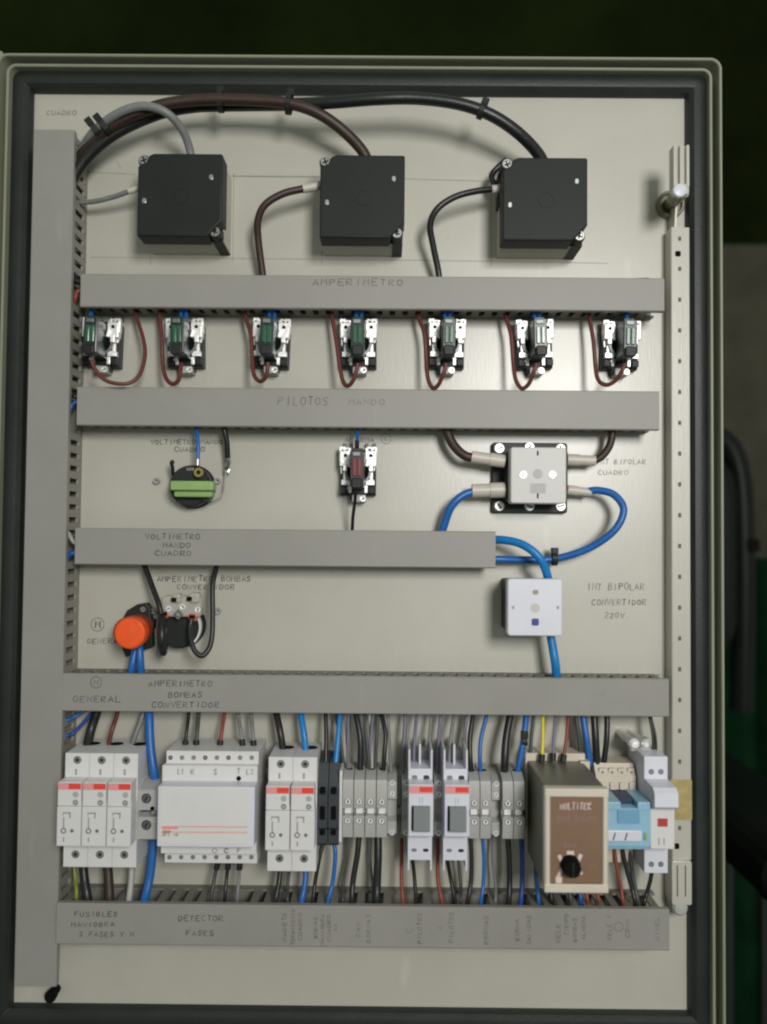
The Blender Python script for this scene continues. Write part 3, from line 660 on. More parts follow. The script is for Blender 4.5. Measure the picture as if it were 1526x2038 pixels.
xs = RECT(342, 955, 352, 990, 20); MB().box(xs[0], xs[1], ys_ := xs[2], xs[3], 12, 20, .5).build('bracket', BLACKP, vm)
for px, py in ((311, 957), (432, 957)):
    Xs, Ys = P(px, py, 3); screw('mounting_stud', Xs, Ys, .8, 2.6, vm, 20, LGREY, 4)
Xs, Ys = P(394, 940, 24); MB().ring(Xs, Ys, 21, 23, 1.7, 3.6, 16).build('terminal_tag', mat('brass', (150, 136, 70), .4, .6), vm)
MB().tube([(*P(344, 946, 14), 14), (*P(343, 930, 17), 17), (*P(341, 921, 19), 19), (*P(346, 918, 19), 19)], 1.5, 8).build('post', BLACKP, vm)
Xs, Ys = P(409, 993, 20); MB().cyl(Xs, Ys, 8, 20, 2.2, 14).build('post', BLACKP, vm)
Xs, Ys = P(378, 934, 17); MB().box(Xs - 3, Xs + 3, Ys - 1.3, Ys + 1.3, 14, 17.5, .4).build('bridge_screw', STEELD, vm)
cable('blue', 8, [(388, 820, 14), (390, 850, 18), (394, 885, 22), (393, 926, 23)], 'blue wire ending in a bright lug on the voltmeter', 'wire', sleeve=(STEEL, 9, 12))
cable('black', 11.5, [(440, 820, 14), (445, 850, 18), (451, 880, 16), (453, 914, 12)], 'black cable ending in a bare silver lug beside the voltmeter', 'cable')
lg = MB().tube([(*P(453, 911, 12), 12), (*P(454, 920, 11), 11), (*P(452, 928, 10), 10), (*P(450, 934, 9), 9)], (2.8, 1.9), 14)
q = RECT(445, 930, 457, 943, 9); lg.box(*q, 7.2, 9, .4, 1.6)
cable('pale', 3, [(449, 940, 8), (447, 962, 10), (442, 985, 9), (420, 996, 12)], 'thin pale curve from the silver lug to the voltmeter', 'wire')  # thin pale tube tracing a faint arc beside the meter
tag(lg.build('cable_lug', mat('tinned_copper', (215, 215, 212), .22, .95, .2, 200, .5, 500)), 'silver crimp lug at the end of the black cable by the voltmeter', 'cable lug')

# ---------------------------------------------------------------- ammeter back
X, Y = P(366, 1243, 0)
am = thing('ammeter_back', 'round black back of the ammeter under a milky clear terminal cover', 'meter', (X, Y, 0))
R0 = 45 * S(10)
MB().lathe(X, Y, [(R0, .1), (R0, 2), (R0 - 1.2, 4), (R0 - 1.2, 16), (R0 - 2.4, 18)], 36).build('case', BLACKP, am)
MB().ring(X, Y, 14, 18.6, R0 - 1.6, R0 - .2, 30, -42, 32).build('rim_arc', WHITE, am)
b = MB(); b.rpx(320, 1186, 400, 1228, 19, 27, 1.5, 3); b.rpx(343, 1182, 358, 1200, 20, 30, 1, 2); b.rpx(376, 1180, 396, 1200, 20, 30, 1, 2); b.build('terminal_cover', CLEAR, am)
for px, py in ((326, 1224), (382, 1230)):
    Xs, Ys = P(px, py, 28); MB().box(Xs - 3, Xs + 3, Ys - 2.6, Ys + 3, 22, 27.5, .6).build('terminal', COPPER, am)
    MB().box(Xs - 2.2, Xs + 2.2, Ys - .4, Ys + 2.2, 27, 28.1, .4).build('terminal_nut', DARK, am)
Xs, Ys = P(354, 1223, 28); MB().ring(Xs, Ys, 24, 28, 1.7, 4, 4).build('terminal_nut', STEELD, am)
for px, py in ((345, 1194), (376, 1192)):
    Xs, Ys = P(px, py, 31); MB().box(Xs - 2, Xs + 2, Ys - 1.6, Ys + 1.6, 29, 30.6, .3).build('cover_opening', DARK, am)
for px, py, an in ((334, 1212, 0), (392, 1214, 1), (362, 1208, 2)):
    Xs, Ys = P(px, py, 29); screw('terminal_screw', Xs, Ys, 26.8, 2.4, am, 30 + 50 * an, CHROME, 1.2)
for px, py in ((306, 1216), (433, 1216)):
    Xs, Ys = P(px, py, 3); screw('mounting_stud', Xs, Ys, .8, 2.6, am, 20, LGREY, 4)
cable('black', 11.5, [(276, 1100, 14), (289, 1130, 18), (303, 1168, 24), (315, 1200, 30), (321, 1222, 32)], 'black cable from the short duct down to the left ammeter terminal', 'cable', 'black cables of the ammeter')
cable('black', 15, [(323, 1228, 30), (322, 1255, 38), (322, 1282, 38), (325, 1298, 30), (326, 1290, 18), (330, 1250, 16)], 'thick black loop hanging from the left ammeter terminal', 'cable', 'black cables of the ammeter')
cable('black', 10.5, [(433, 1100, 14), (430, 1130, 18), (423, 1165, 24), (423, 1215, 28), (422, 1262, 32), (416, 1290, 34), (402, 1305, 36), (388, 1296, 36), (380, 1275, 34), (378, 1250, 30), (381, 1232, 28)], 'black cable making a hook up into the right ammeter terminal', 'cable', 'black cables of the ammeter')

# ---------------------------------------------------------------- orange button head
X, Y = P(283, 1250, 0)
ob = thing('round_orange_knob', 'bright orange round knob on a black bracket in the lower left', 'knob', (X, Y, 0))
q = [P(243, 1232, 8), P(252, 1215, 8), P(272, 1203, 8), P(290, 1200, 8), P(298, 1210, 8), P(300, 1232, 8), P(306, 1234, 8), P(305, 1252, 8), P(302, 1253, 8), P(303, 1288, 8), P(250, 1308, 8), P(242, 1290, 8)]
MB().prism(q, .1, 8, .8).build('bracket', BLACKP, ob)
Xs, Ys = P(284, 1213, 9); screw('screw', Xs, Ys, 8, 2.2, ob, 30)
Xt, Yt = P(256.5, 1261, 45); R0 = 31.5 * S(45)
ls = []
for k in range(7):
    f_ = k / 6; hh = 6 + f_ * 35; cx = X + 1 + (Xt - X - 1) * min(1, f_ * .6); cy = Y + (Yt - Y) * f_ * .6; rr = R0 * (1.02 - .05 * (k == 6))
    ls.append([(cx + rr * math.cos(2 * math.pi * i / 32), cy + rr * math.sin(2 * math.pi * i / 32), hh) for i in range(32)])
MB().lathe(X - 1, Y + .4, [(R0 * .98, 4), (R0 * .98, 32), (R0 * .9, 33)], 32).build('body', REDP, ob)
MB().lathe(Xt + .3, Yt, [(R0 * .98, 33), (R0, 37), (R0, 42), (R0 * .96, 44.4), (R0 * .86, 45.2), (R0 * .3, 45.6)], 40).build('cap', ORANGE, ob)
cable('blue', 15, [(272, 1270, 20), (268, 1298, 22), (262, 1330, 24), (258, 1365, 18)], 'left one of two blue cables under the orange knob', 'cable', 'blue cables under the orange knob')
cable('blue', 15, [(276, 1270, 22), (278, 1298, 26), (280, 1330, 26), (284, 1365, 18)], 'right one of two blue cables under the orange knob', 'cable', 'blue cables under the orange knob')

# ---------------------------------------------------------------- square switch block with base plate
X, Y = P(1056, 950, 0)
sq = thing('rotary_switch_back', 'square light grey switch block on a black base plate with six screws', 'switch', (X, Y, 0))
xa, xb, ya, yb = RECT(979, 881, 1129, 1021, 6); MB().box(xa, xb, ya, yb, .1, 6, .8, 2).build('base_plate', BLACKP, sq)
for k, (px, py) in enumerate(((994, 892), (1054, 890), (1116, 893), (994, 1007), (1054, 1007), (1116, 1007))):
    Xs, Ys = P(px, py, 8); screw('screw', Xs, Ys, 6.2, 4, sq, 20 + k * 35, CHROME, 1.8)
xa, xb, ya, yb = RECT(1004, 895, 1129, 1000, 20); MB().box(xa + 1, xb - 1, ya + 1, yb - 1, 5.5, 26, .5, 1.5).build('body', BLACKP, sq)
xa, xb, ya, yb = RECT(1016, 890, 1127, 1002, 38); MB().box(xa, xb, ya, yb, 25, 38, .9, 2).build('cover', mat('pale_cover', (196, 195, 192), .45), sq)
XA = 38
Xs, Ys = P(1070, 943, XA); MB().cyl(Xs, Ys, 37.8, 38.25, 3.6, 20).build('emblem', MATS['mid_grey_plastic'] if False else mat('worn_grey', (172, 171, 170), .5), sq)
MB().box(*RECT(1055, 962, 1086, 982, XA), 37.8, 38.12, 0, .3).build('emblem', MATS['worn_grey'], sq)
for px, m in ((1041, REDL), (1099, STEEL)):
    Xs, Ys = P(px, 945, XA); screw('cover_screw', Xs, Ys, 38, 3.0, sq, 70, CHROME, .9)
Xs, Ys = P(1036, 946, XA); MB().cyl(Xs, Ys, 37.8, 38.35, 1.6, 12).build('paint_dot', REDL, sq)
for py in (902, 987):
    Xs, Ys = P(1070, py, XA); MB().box(Xs - .6, Xs + .6, Ys - 1.8, Ys + 1.8, 37.8, 38.2, 0, .3).build('notch', DARK, sq)
MB().rpx(1122, 965, 1132, 975, 12, 22, .5).build('terminal', mat('dull_copper', (130, 84, 60), .5, .4), sq)
sl = [((1004, 918, 22), (938, 909, 22), 27), ((1004, 975, 20), (939, 977, 20), 31), ((1128, 915, 16), (1184, 917, 16), 24), ((1128, 975, 16), (1176, 980, 16), 20)]
nm = ['upper left', 'lower left', 'upper right', 'lower right']
for (a, c, wd), n_ in zip(sl, nm):
    A_ = (*P(*a), a[2]); C_ = (*P(*c), c[2]); r = wd * S(20) / 2
    m_ = tuple((A_[i] * .55 + C_[i] * .45) for i in range(3))
    b = MB(); b.tube([A_, m_], r, 14); b.tube([m_, C_], r * .88, 14)
    tag(b.build('terminal_sleeve', SLEEVE), 'milky insulating sleeve at the %s of the square switch block' % n_, 'cable sleeve', 'milky sleeves on the square switch')
cable('brown', 19, [(872, 815, 14), (886, 850, 18), (901, 884, 20), (925, 907, 22), (955, 913, 22)], 'dark brown cable curving into the left of the square switch', 'cable')
cable('brown', 15, [(1219, 815, 14), (1219, 850, 18), (1214, 884, 18), (1198, 908, 17), (1180, 917, 16), (1170, 917, 16)], 'dark brown cable curving into the right of the square switch', 'cable')
cable('blue', 16, [(868, 1090, 14), (882, 1050, 18), (898, 1008, 22), (925, 984, 22), (960, 976, 20)], 'short blue cable from the square switch down into the short duct', 'cable')
cable('blue', 15, [(930, 1112, 14), (988, 1113, 18), (1050, 1114, 14), (1105, 1112, 14), (1170, 1092, 20), (1222, 1056, 26), (1241, 1015, 26), (1222, 985, 22), (1190, 976, 18), (1168, 978, 16)], 'blue cable in a big loop from the switch right side back to the short duct', 'cable')
cable('cyan', 17, [(930, 1078, 14), (988, 1074, 22), (1035, 1082, 32), (1068, 1104, 36), (1084, 1130, 34), (1092, 1160, 28), (1096, 1200, 20), (1094, 1250, 24), (1100, 1290, 26), (1106, 1330, 26), (1106, 1375, 14)], 'blue cable passing behind the square white module into the lower duct', 'cable')
tie(1103, 1112, 14, 0, 4.4, 'black cable tie on the blue loop right of the short duct')
# white square module
X, Y = P(1060, 1205, 0)
wm = thing('square_module', 'square white module with a blue mark, fixed below the blue cables', 'switch', (X, Y, 0))
xa, xb, ya, yb = RECT(1010, 1152, 1119, 1266, 44)
MB().box(xa + 1.5, xb - 1.5, ya + 1.5, yb - 1.5, .1, 30, .5, 1.5).build('body', BLACKP, wm)
MB().box(xa, xb, ya, yb, 35, 44, 1, 2.4).build('cover', WHITE2, wm)
MB().box(xa + .8, xb - .8, ya + .8, yb - .8, 29, 35.5, .3, 2).build('collar', LGREY, wm)
Xs, Ys = P(1065, 1210, 44); MB().cyl(Xs, Ys, 43.8, 44.2, 3.5, 20).build('emblem', mat('pale_emblem', (192, 190, 190), .5), wm)
MB().box(*RECT(1058, 1231, 1072, 1245, 44), 43.8, 44.4, 0, 1).build('blue_mark', mat('blue_mark', (44, 58, 132), .5), wm)
MB().box(*RECT(1060, 1174, 1071, 1183, 44), 43.8, 44.3, 0, 1).build('cover_screw', mat('taupe', (150, 136, 124), .5), wm)
for px in (1021, 1110):
    Xs, Ys = P(px, 1209, 44); MB().box(Xs - .9, Xs + .9, Ys - 1.2, Ys + 1.2, 43.8, 44.2, 0, .4).build('notch', STEELD, wm)

# ---------------------------------------------------------------- DIN rail and its devices
YD = P(769, 1570, 0)[1]
RX0, RX1 = P(118, 1570, 7)[0], P(1296, 1570, 7)[0]
dr = thing('din_rail', 'zinc plated mounting rail carrying the fuses and breakers', 'mounting rail', (RX0, YD, 0))
poly = [(-17.5, 7.5), (-17.5, 6.4), (-13.5, 6.4), (-13.5, 1.2), (13.5, 1.2), (13.5, 6.4), (17.5, 6.4), (17.5, 7.5), (12.4, 7.5), (12.4, 2.2), (-12.4, 2.2), (-12.4, 7.5)]
MB().ext_x([(YD + a, h) for a, h in poly], RX0, RX1).build('profile', STEEL, dr)
def dprint(parent, h, fn, m=PRINT, name='print'):
    b = MB(); fn(b, h); return b.build(name, m, parent, None, 0)

# fuse holders
def fuse_holder(tx0, tx1, dy=0):
    H1, H2 = 50, 64
    Xa, Xb, Ya, Yb = RECT(tx0, 1499 + dy, tx1, 1726 + dy, H1)
    xc = (Xa + Xb) / 2; hw = 8.75; YM = (Ya + Yb) / 2
    t = thing('fuse_holder', 'x', 'fuse holder', (xc, YM, 0), 'white fuse holders')
    b = MB(); b.ext_x([(Ya, 6), (Ya, H1 - .4), (Ya + .4, H1), (Yb - .4, H1), (Yb, H1 - .4), (Yb, 6), (YM, 3)], xc - hw, xc + hw); b.build('body', WHITE, t)
    n0 = P(700, 1563 + dy, H2)[1]; n1 = P(700, 1690 + dy, H2)[1]; nm_ = P(700, 1611 + dy, H2)[1]
    b = MB(); b.box(xc - hw + .2, xc + hw - .2, n1, nm_ - .15, 44, H2, .5, .5); b.box(xc - hw + .2, xc + hw - .7, nm_ + .15, n0, 44, H2 - .8, .4, .4); b.box(xc - hw + .5, xc + hw - .5, nm_ - 3, nm_ + 3, 44, H2 - 2, .1)
    ca = b.build('fuse_carrier', WHITE, t)
    h = H2 - .8 + .08
    b = MB(); b.box(xc - hw + .3, xc + hw - .9, n0 - 5.4, n0 - .6, h - .3, h, 0, .1); b.build('stripe', PINKINK, ca)
    b = MB(); b.box(xc - .8, xc + hw - 1, n0 - 4.8, n0 - 1.0, h - .2, h + .12, 0, .1); b.build('emblem', REDINK, ca)
    b = MB(); b.cyl(xc + 4.2, n0 - 8.6, h - .6, h + .3, 2.1, 16, .2); b.cyl(xc + 4.2, n0 - 14.2, h - .6, h + .3, 2.1, 16, .2); b.build('indicator', mat('indicator_grey', (168, 170, 170), .3) if 'indicator_grey' not in MATS else MATS['indicator_grey'], ca)
    b = MB(); b.ring(xc + 4.2, n0 - 14.2, h, h + .38, 1.0, 1.9, 14); b.build('indicator_rim', MGREY, ca)
    h = H2 + .08; b = MB()
    yq = nm_ - 5
    for r_ in ((-4.6, 1.2, 0, 1.0), (.2, 1.2, -3.2, 1.0), (-4.6, -4.0, -1.6, 0)): b.box(xc + r_[0], xc + r_[1], yq + r_[2], yq + r_[3], h - .2, h, 0, .1)
    b.box(xc - 4.2, xc - 3.2, yq - 10, yq - 2.5, h - .2, h, 0, .1); b.box(xc - 4, xc - 3, n1 + 3, n1 + 6.4, h - .2, h, 0, .1)
    b.build('print', mat('faint_print', (150, 148, 148), .6) if 'faint_print' not in MATS else MATS['faint_print'], ca)
    b = MB(); b.ring(xc - 3.6, yq - 12, h - .2, h + .2, 1.2, 2.0, 16); b.cyl(xc + 2.4, yq - 12, h - .2, h + .1, 1.3, 12); b.build('print', PRINT, ca)
    for py in (1518 + dy, 1706 + dy):
        Y = P(700, py, H1)[1]
        MB().cyl(xc, Y, H1 - 1, H1 + .06, 2.9, 18).build('screw_well', mat('well_grey', (96, 96, 96), .6) if 'well_grey' not in MATS else MATS['well_grey'], t)
        screw('terminal_screw', xc, Y, H1 - .3, 2.4, t, random.choice((30, 60, 110)), STEEL, .7, True)
    b = MB(); Y = P(700, 1542 + dy, H1)[1]; b.box(xc - 1.6, xc - .1, Y - 2, Y + 2.3, H1 - .2, H1 + .08, 0, .1); b.build('print', MATS['faint_print'], t)
    b = MB(); b.cyl_y(xc + 1.5, 22, Yb - 1, Yb + .15, 5.2, 18); b.cyl_y(xc + 1.5, 22, Ya - .15, Ya + 1, 5.2, 18); b.build('cable_opening', DARK, t)
    return t
f1 = fuse_holder(128, 175.5)
f1['label'] = 'white fuse holder first in the group of three at the far left of the rail'
clone(f1, 17.75, 0, 'white fuse holder in the middle of the group of three')
clone(f1, 35.5, 0, 'white fuse holder third in the group of three, next to the blue cable')
dx = P(557, 1600, 50)[0] - P(151.5, 1600, 50)[0]
clone(f1, dx, -1.4, 'white fuse holder left one of the pair beside the phase monitor')
clone(f1, dx + 17.75, -1.4, 'white fuse holder right one of the pair, touching the black terminals')

# big grey terminal for the blue cable
X0, X1, Y0, Y1 = RECT(270, 1572, 316, 1670, 46)
t = thing('terminal_block', 'large grey terminal block with two screws, clamping the thick blue cable', 'terminal block', ((X0 + X1) / 2, (Y0 + Y1) / 2, 0))
MB().ext_x([(Y0 - 3, 6), (Y0 - 3, 34), (Y0, 46), (Y0 + 16, 46), (Y0 + 16.4, 40), (Y0 + 20, 38), (Y0 + 21, 46), (Y1, 46), (Y1 + 4, 34), (Y1 + 4, 6)], X0, X1).build('body', LGREY, t)
for py in (1589, 1642):
    X, Y = P(291, py, 46); MB().cyl(X, Y, 45, 46.1, 3.6, 20).build('screw_well', DARK, t); screw('terminal_screw', X, Y, 45.9, 3.1, t, 60, STEELD, .8)
MB().box(*RECT(278, 1616, 298, 1628, 44), 40, 44, .4).build('marker_clip', MGREY, t)
X, Y = P(303, 1609, 46); MB().cyl(X, Y, 45.5, 46.2, 1.6, 12).build('test_hole', DARK, t)

# phase monitor
Xm0, Xm1, Ym0, Ym1 = RECT(313, 1566, 506, 1686, 64)
pm = thing('phase_monitor', 'wide white phase monitoring relay with two red lines across its front', 'relay', ((Xm0 + Xm1) / 2, YD, 0))
a = RECT(329, 1495, 513, 1718, 44); MB().box(a[0], a[1], a[2], a[3], 5, 44, .4, .5).build('body', WHITE, pm)
c_ = RECT(321, 1524, 511, 1700, 50); MB().box(c_[0], c_[1], c_[2], c_[3], 43, 50, .6, .6).build('step', WHITE, pm)
MB().box(Xm0, Xm1, Ym0, Ym1, 49, 64, .7, .7).build('front', WHITE2, pm)
MB().box(Xm0 + 1.8, Xm1 - 3.4, Ym0 + 2.2, Ym1 - .8, 64, 64.5, .3, .5).build('front_cover', WHITE, pm)
b = MB()
for k in range(8):
    Xs, Ys = P(339 + k * 23.1, 1508 if True else 0, 44); b.cyl(Xs, Ys, 43.5, 44.1, 1.75, 14)
    Xs2, Ys2 = P(337 + k * 23.3, 1706, 44); b.cyl(Xs2, Ys2, 43.5, 44.1, 1.7, 14)
b.build('screw_well', MGREY, pm)
for k in range(8):
    Xs, Ys = P(339 + k * 23.1, 1508, 44); screw('terminal_screw', Xs, Ys, 43.6, 1.5, pm, 20 + 37 * k, DARK if k in (0, 3, 5) else STEEL, .6)
    Xs, Ys = P(337 + k * 23.3, 1706, 44); screw('terminal_screw', Xs, Ys, 43.6, 1.4, pm, 50 + 47 * k, STEELD, .6)
Xs, Ys = P(475, 1549, 50); MB().cyl(Xs, Ys, 49.5, 50.6, 1.7, 14).build('adjuster', DARK, pm)
def pr(b, h):
    write(b, 'L1', 353, 1541, 10, 7, h, 1.3); write(b, 'R', 379, 1541, 10, 9, h, 1.4); write(b, 'S', 425, 1541, 10, 9, h, 1.4); write(b, 'T', 471, 1540, 10, 9, h, 1.4); write(b, 'L3', 490, 1541, 10, 8, h, 1.3)
    write(b, 'C', 447, 1697, 8, 8, h, 1.3); write(b, 'F', 472, 1697, 8, 8, h, 1.3); circ(b, 427, 1693, 4.5, h, 1.2); circ(b, 450, 1693, 5, h, .8)
dprint(pm, 50.12, pr)
b = MB()
for y in (1645, 1656): strokes(b, [[(322, y), (492, y + 1)]], 64.7, 1.9)
strokes(b, [[(322, 1648), (354, 1648.5)]], 64.7, 4); strokes(b, [[(323, 1654), (340, 1654.5)]], 64.7, 4)
b.build('red_lines', mat('red_line_ink', (226, 150, 140), .5), pm, None, 0)
b = MB(); write(b, 'DF5', 323, 1664, 6, 5, 64.7, 1.1); write(b, '40', 345, 1664, 6, 5, 64.7, 1.1); b.build('print', PRINT, pm, None, 0)

# black terminals
def black_term(px0, px1):
    X0, X1, Y0, Y1 = RECT(px0, 1520, px1, 1684, 44)
    t = thing('black_terminal', 'x', 'terminal block', ((X0 + X1) / 2, (Y0 + Y1) / 2, 0), 'black terminal pair')
    MB().ext_x([(Y0, 6), (Y0, 42), (Y0 + 2, 44), (Y0 + 12, 44), (Y0 + 14, 46), (Y1 - 22, 46), (Y1 - 20, 44), (Y1 - 12, 40), (Y1 - 2, 34), (Y1, 30), (Y1, 6)], X0 + .15, X1 - .15).build('body', mat('slate_black', (50, 56, 60), .5) if 'slate_black' not in MATS else MATS['slate_black'], t)
    xc = (X0 + X1) / 2
    b = MB()
    for py, hh in ((1572, 3), (1612, 7), (1656, 3)):
        Y = P(650, py, 46)[1]; b.box(xc - 2, xc + 2, Y - hh, Y + hh * .4, 41 if hh == 7 else 40, 46.2 if hh == 7 or py == 1572 else 44.3, 0, .8)
    b.build('screw_opening', DARK, t)
    return t
b1 = black_term(631, 652.5); b1['label'] = 'left of the two slim black terminals beside the fuse pair'
clone(b1, 21.9 * S(44), 0, 'right of the two slim black terminals, fed by a bright blue wire')

# grey terminals
def grey_term(px0, px1, py0=1552, py1=1668):
    X0, X1, Y0, Y1 = RECT(px0, py0, px1, py1, 44)
    t = thing('grey_terminal', 'x', 'terminal block', ((X0 + X1) / 2, (Y0 + Y1) / 2, 0), 'grey rail terminals')
    L = Y1 - Y0
    MB().ext_x([(Y0 - 1, 6), (Y0 - 1, 36), (Y0, 42), (Y0 + L * .22, 44), (Y0 + L * .38, 44), (Y0 + L * .385, 37), (Y0 + L * .5, 37), (Y0 + L * .505, 43), (Y0 + L * .74, 44), (Y1 - .5, 42), (Y1 + 3, 32), (Y1 + 3, 6)], X0 + .2, X1 - .2).build('body', LGREY, t)
    xc = (X0 + X1) / 2
    for fy, z in ((.30, 44), (.62, 43.6)):
        MB().cyl(xc, Y0 + L * fy, 40, z + .1, 2.5, 16).build('screw_well', DARK, t)
        screw('terminal_screw', xc, Y0 + L * fy, z - .2, 2.2, t, 80, CHROME, .8)
    MB().box(xc - 2.5, xc + 2.5, Y0 + L * .39, Y0 + L * .48, 36.5, 40, .4).build('contact_bar', CHROME, t)
    b = MB(); b.cyl_y(xc, 26, Y1 + 2, Y1 + 3.1, 2.8, 14); b.cyl_y(xc, 26, Y0 - 1.1, Y0, 2.8, 14); b.build('cable_opening', DARK, t)
    return t
g1_ = grey_term(681, 703); g1_['label'] = 'grey terminal beside the white end plate, first of the group of four'
st = 22.3 * S(44)
clone(g1_, st, 0, 'second grey terminal from the white end plate')
clone(g1_, 2 * st, 0, 'third grey terminal from the white end plate')
clone(g1_, 3 * st, 0, 'fourth grey terminal from the white end plate, holding one black wire')
dA = P(944, 1610, 44)[0] - P(692, 1610, 44)[0]
clone(g1_, dA, 0, 'grey terminal touching the second small breaker, left of a pair')
clone(g1_, dA + st, 0, 'grey terminal right one of the pair, with a blue wire in it')
dB = P(1011, 1610, 44)[0] - P(692, 1610, 44)[0]
clone(g1_, dB, 0, 'grey terminal left of the timer relay, holding a thick black cable')
clone(g1_, dB + st, 0, 'grey terminal nearest the timer relay, in its shadow with a blue cable')
MB_ = MB().rpx(675, 1534, 680.5, 1676, 5, 44, .3)
tag(MB_.build('end_plate', WHITE), 'thin white end plate between the black and the grey terminals', 'end plate')
def end_clamp(px0, px1, h):
    X0, X1, Y0, Y1 = RECT(px0, 1548, px1, 1672, h)
    t = thing('end_clamp', 'x', 'end clamp', ((X0 + X1) / 2, (Y0 + Y1) / 2, 0), 'grey end clamps on the rail')
    L = Y1 - Y0
    MB().ext_x([(Y0, 4), (Y0, h * .75), (Y0 + 5, h), (Y0 + L * .3, h), (Y0 + L * .34, h * .8), (Y0 + L * .6, h * .82), (Y0 + L * .66, h), (Y1 - 3, h), (Y1, h * .7), (Y1, 4)], X0, X1).build('body', LGREY, t)
    xc = (X0 + X1) / 2
    for fy in (.12, .74, .92):
        screw('screw', xc, Y0 + L * fy, h - (.6 if fy != .74 else .2), 2.1, t, 70, CHROME, .9)
    return t
e1 = end_clamp(771, 789, 36); e1['label'] = 'grey end clamp right of the four grey terminals'
clone(e1, 10.6, 0, 'grey end clamp in the shade just left of the first small breaker')
clone(e1, P(873, 1610, 36)[0] - P(780, 1610, 36)[0], 0, 'grey end clamp between the two small breakers')
clone(e1, P(987, 1610, 36)[0] - P(780, 1610, 36)[0], 0, 'grey end clamp right of the pair of grey terminals, with a bright screw')

# small breakers
def breaker(px0, px1):
    H1, H2 = 48, 62
    X0, X1, Ya, Yb = RECT(px0, 1530, px1, 1712, H1)
    xc = (X0 + X1) / 2; hw = 8.8
    t = thing('small_breaker', 'x', 'breaker', (xc, (Ya + Yb) / 2, 0), 'small white breakers')
    Yt = P(835, 1492, H1)[1]; Yl = P(835, 1732, H1)[1]
    b = MB(); b.box(xc - hw, xc + hw, Ya, Yb, 5, H1, .4, .4)
    for s in (-1, 1):
        b.box(xc + s * (hw - .65) - .64, xc + s * (hw - .65) + .64, Yb - .3, Yt, 10, H1, .3, .2); b.box(xc + s * (hw - .65) - .64, xc + s * (hw - .65) + .64, Yl, Ya + .3, 10, H1, .3, .2)
    b.box(xc - .7, xc + .7, Yb - .3, Yt + 1, 10, H1 - 12, .3, .2)
    b.build('body', WHITE2, t)
    MB().box(xc - hw + 1.3, xc + hw - 1.3, Yb - .2, Yb + 6, 5, 20, .2).build('terminal_floor', LGREY, t)
    n0 = P(835, 1562, H2)[1]; n1 = P(835, 1668, H2)[1]
    b = MB(); b.ext_x([(n1 - 2.5, H1 - 1), (n1, H2 - 3), (n1 + 1.4, H2), (n0 - .6, H2), (n0, H2 - .6), (n0, H1 - 1)], xc - hw + .1, xc + hw - .1); nb = b.build('nose', WHITE2, t)
    b = MB(); b.box(xc - hw + .3, xc + hw - .3, n0 - 6.2, n0 - .7, H2 - .2, H2 + .1, 0, .1); b.build('stripe', PINKINK, nb)
    b = MB(); b.box(xc - 1.2, xc + hw - .6, n0 - 5, n0 - 1.5, H2 - .2, H2 + .22, 0, .1); b.build('emblem', REDINK, nb)
    b = MB(); b.box(xc - 1.4, xc - 1, n0 - 14, n0 - 9, H2 - .1, H2 + .08, 0, .05); b.box(xc + .6, xc + 1, n0 - 13.4, n0 - 9, H2 - .1, H2 + .08, 0, .05); b.build('print', MATS['faint_print'], nb)
    tx0, tx1, ty0, ty1 = RECT(px0 + 7, 1609, px1 - 6, 1659, 68)
    dxx = xc - (tx0 + tx1) / 2
    MB().box(tx0 + dxx - .6, tx1 + dxx + .2, ty0, ty1, H2 - 2, H2 + .15, 0, .4).build('lever_slot', DARK, t)
    b = MB(); b.ext_x([(ty0 + .5, H2 - 1), (ty0 + .5, H2 + 4), (ty0 + 1.5, H2 + 6), (ty1 - 1.5, H2 + 6), (ty1, H2 + 4.6), (ty1, H2 - 1)], tx0 + dxx + .8, tx1 + dxx); b.build('lever', mat('lever_grey', (124, 130, 132), .5) if 'lever_grey' not in MATS else MATS['lever_grey'], t)
    for py in (1548, 1692):
        for k, dx_ in enumerate((-4.3, 4.3)):
            Y = P(835, py, H1)[1]; hh = 1.9 if py == 1548 else 1.2
            b = MB(); b.box(xc + dx_ - 2.1, xc + dx_ + 2.1, Y - hh, Y + hh, H1 - .6, H1 + .1, 0, 1.2); b.build('screw_well', MGREY if k == 0 else DARK, t)
            screw('terminal_screw', xc + dx_, Y, H1 - .5, 1.3, t, 40, STEELD, .7)
    return t
k1 = breaker(812, 860); k1['label'] = 'small white breaker, left of the two with grey levers'
clone(k1, P(906, 1610, 48)[0] - P(836, 1610, 48)[0], 0, 'small white breaker touching the pair of grey terminals')

# timer relay
HT = 95
X0, X1, Y0, Y1 = RECT(1084, 1570, 1211, 1777, HT)
tr = thing('timer_relay', 'deep timer relay with cream frame and brown face with a black knob', 'relay', ((X0 + X1) / 2, (Y0 + Y1) / 2, 0))
MB().box(X0 - 1, X1 + 1.5, Y0 + 1, Y1 + 5, 5, 24, .6).build('socket', CREAM, tr)
MB().box(X0 + .6, X1 - .6, Y0 + .6, Y1 - .6, 24, HT - 6, .4, .8).build('case', TANCASE, tr)
xi0, xi1, yi0, yi1 = RECT(1095, 1586, 1200, 1760, HT)
b = MB()
b.sweep((xi0, xi1, yi0, yi1), .3, [(0, HT - 7), (xi0 - X0, HT - 7), (xi0 - X0, HT - 1.2), (xi0 - X0 - 1, HT), (.6, HT), (0, HT - .8)], 2)
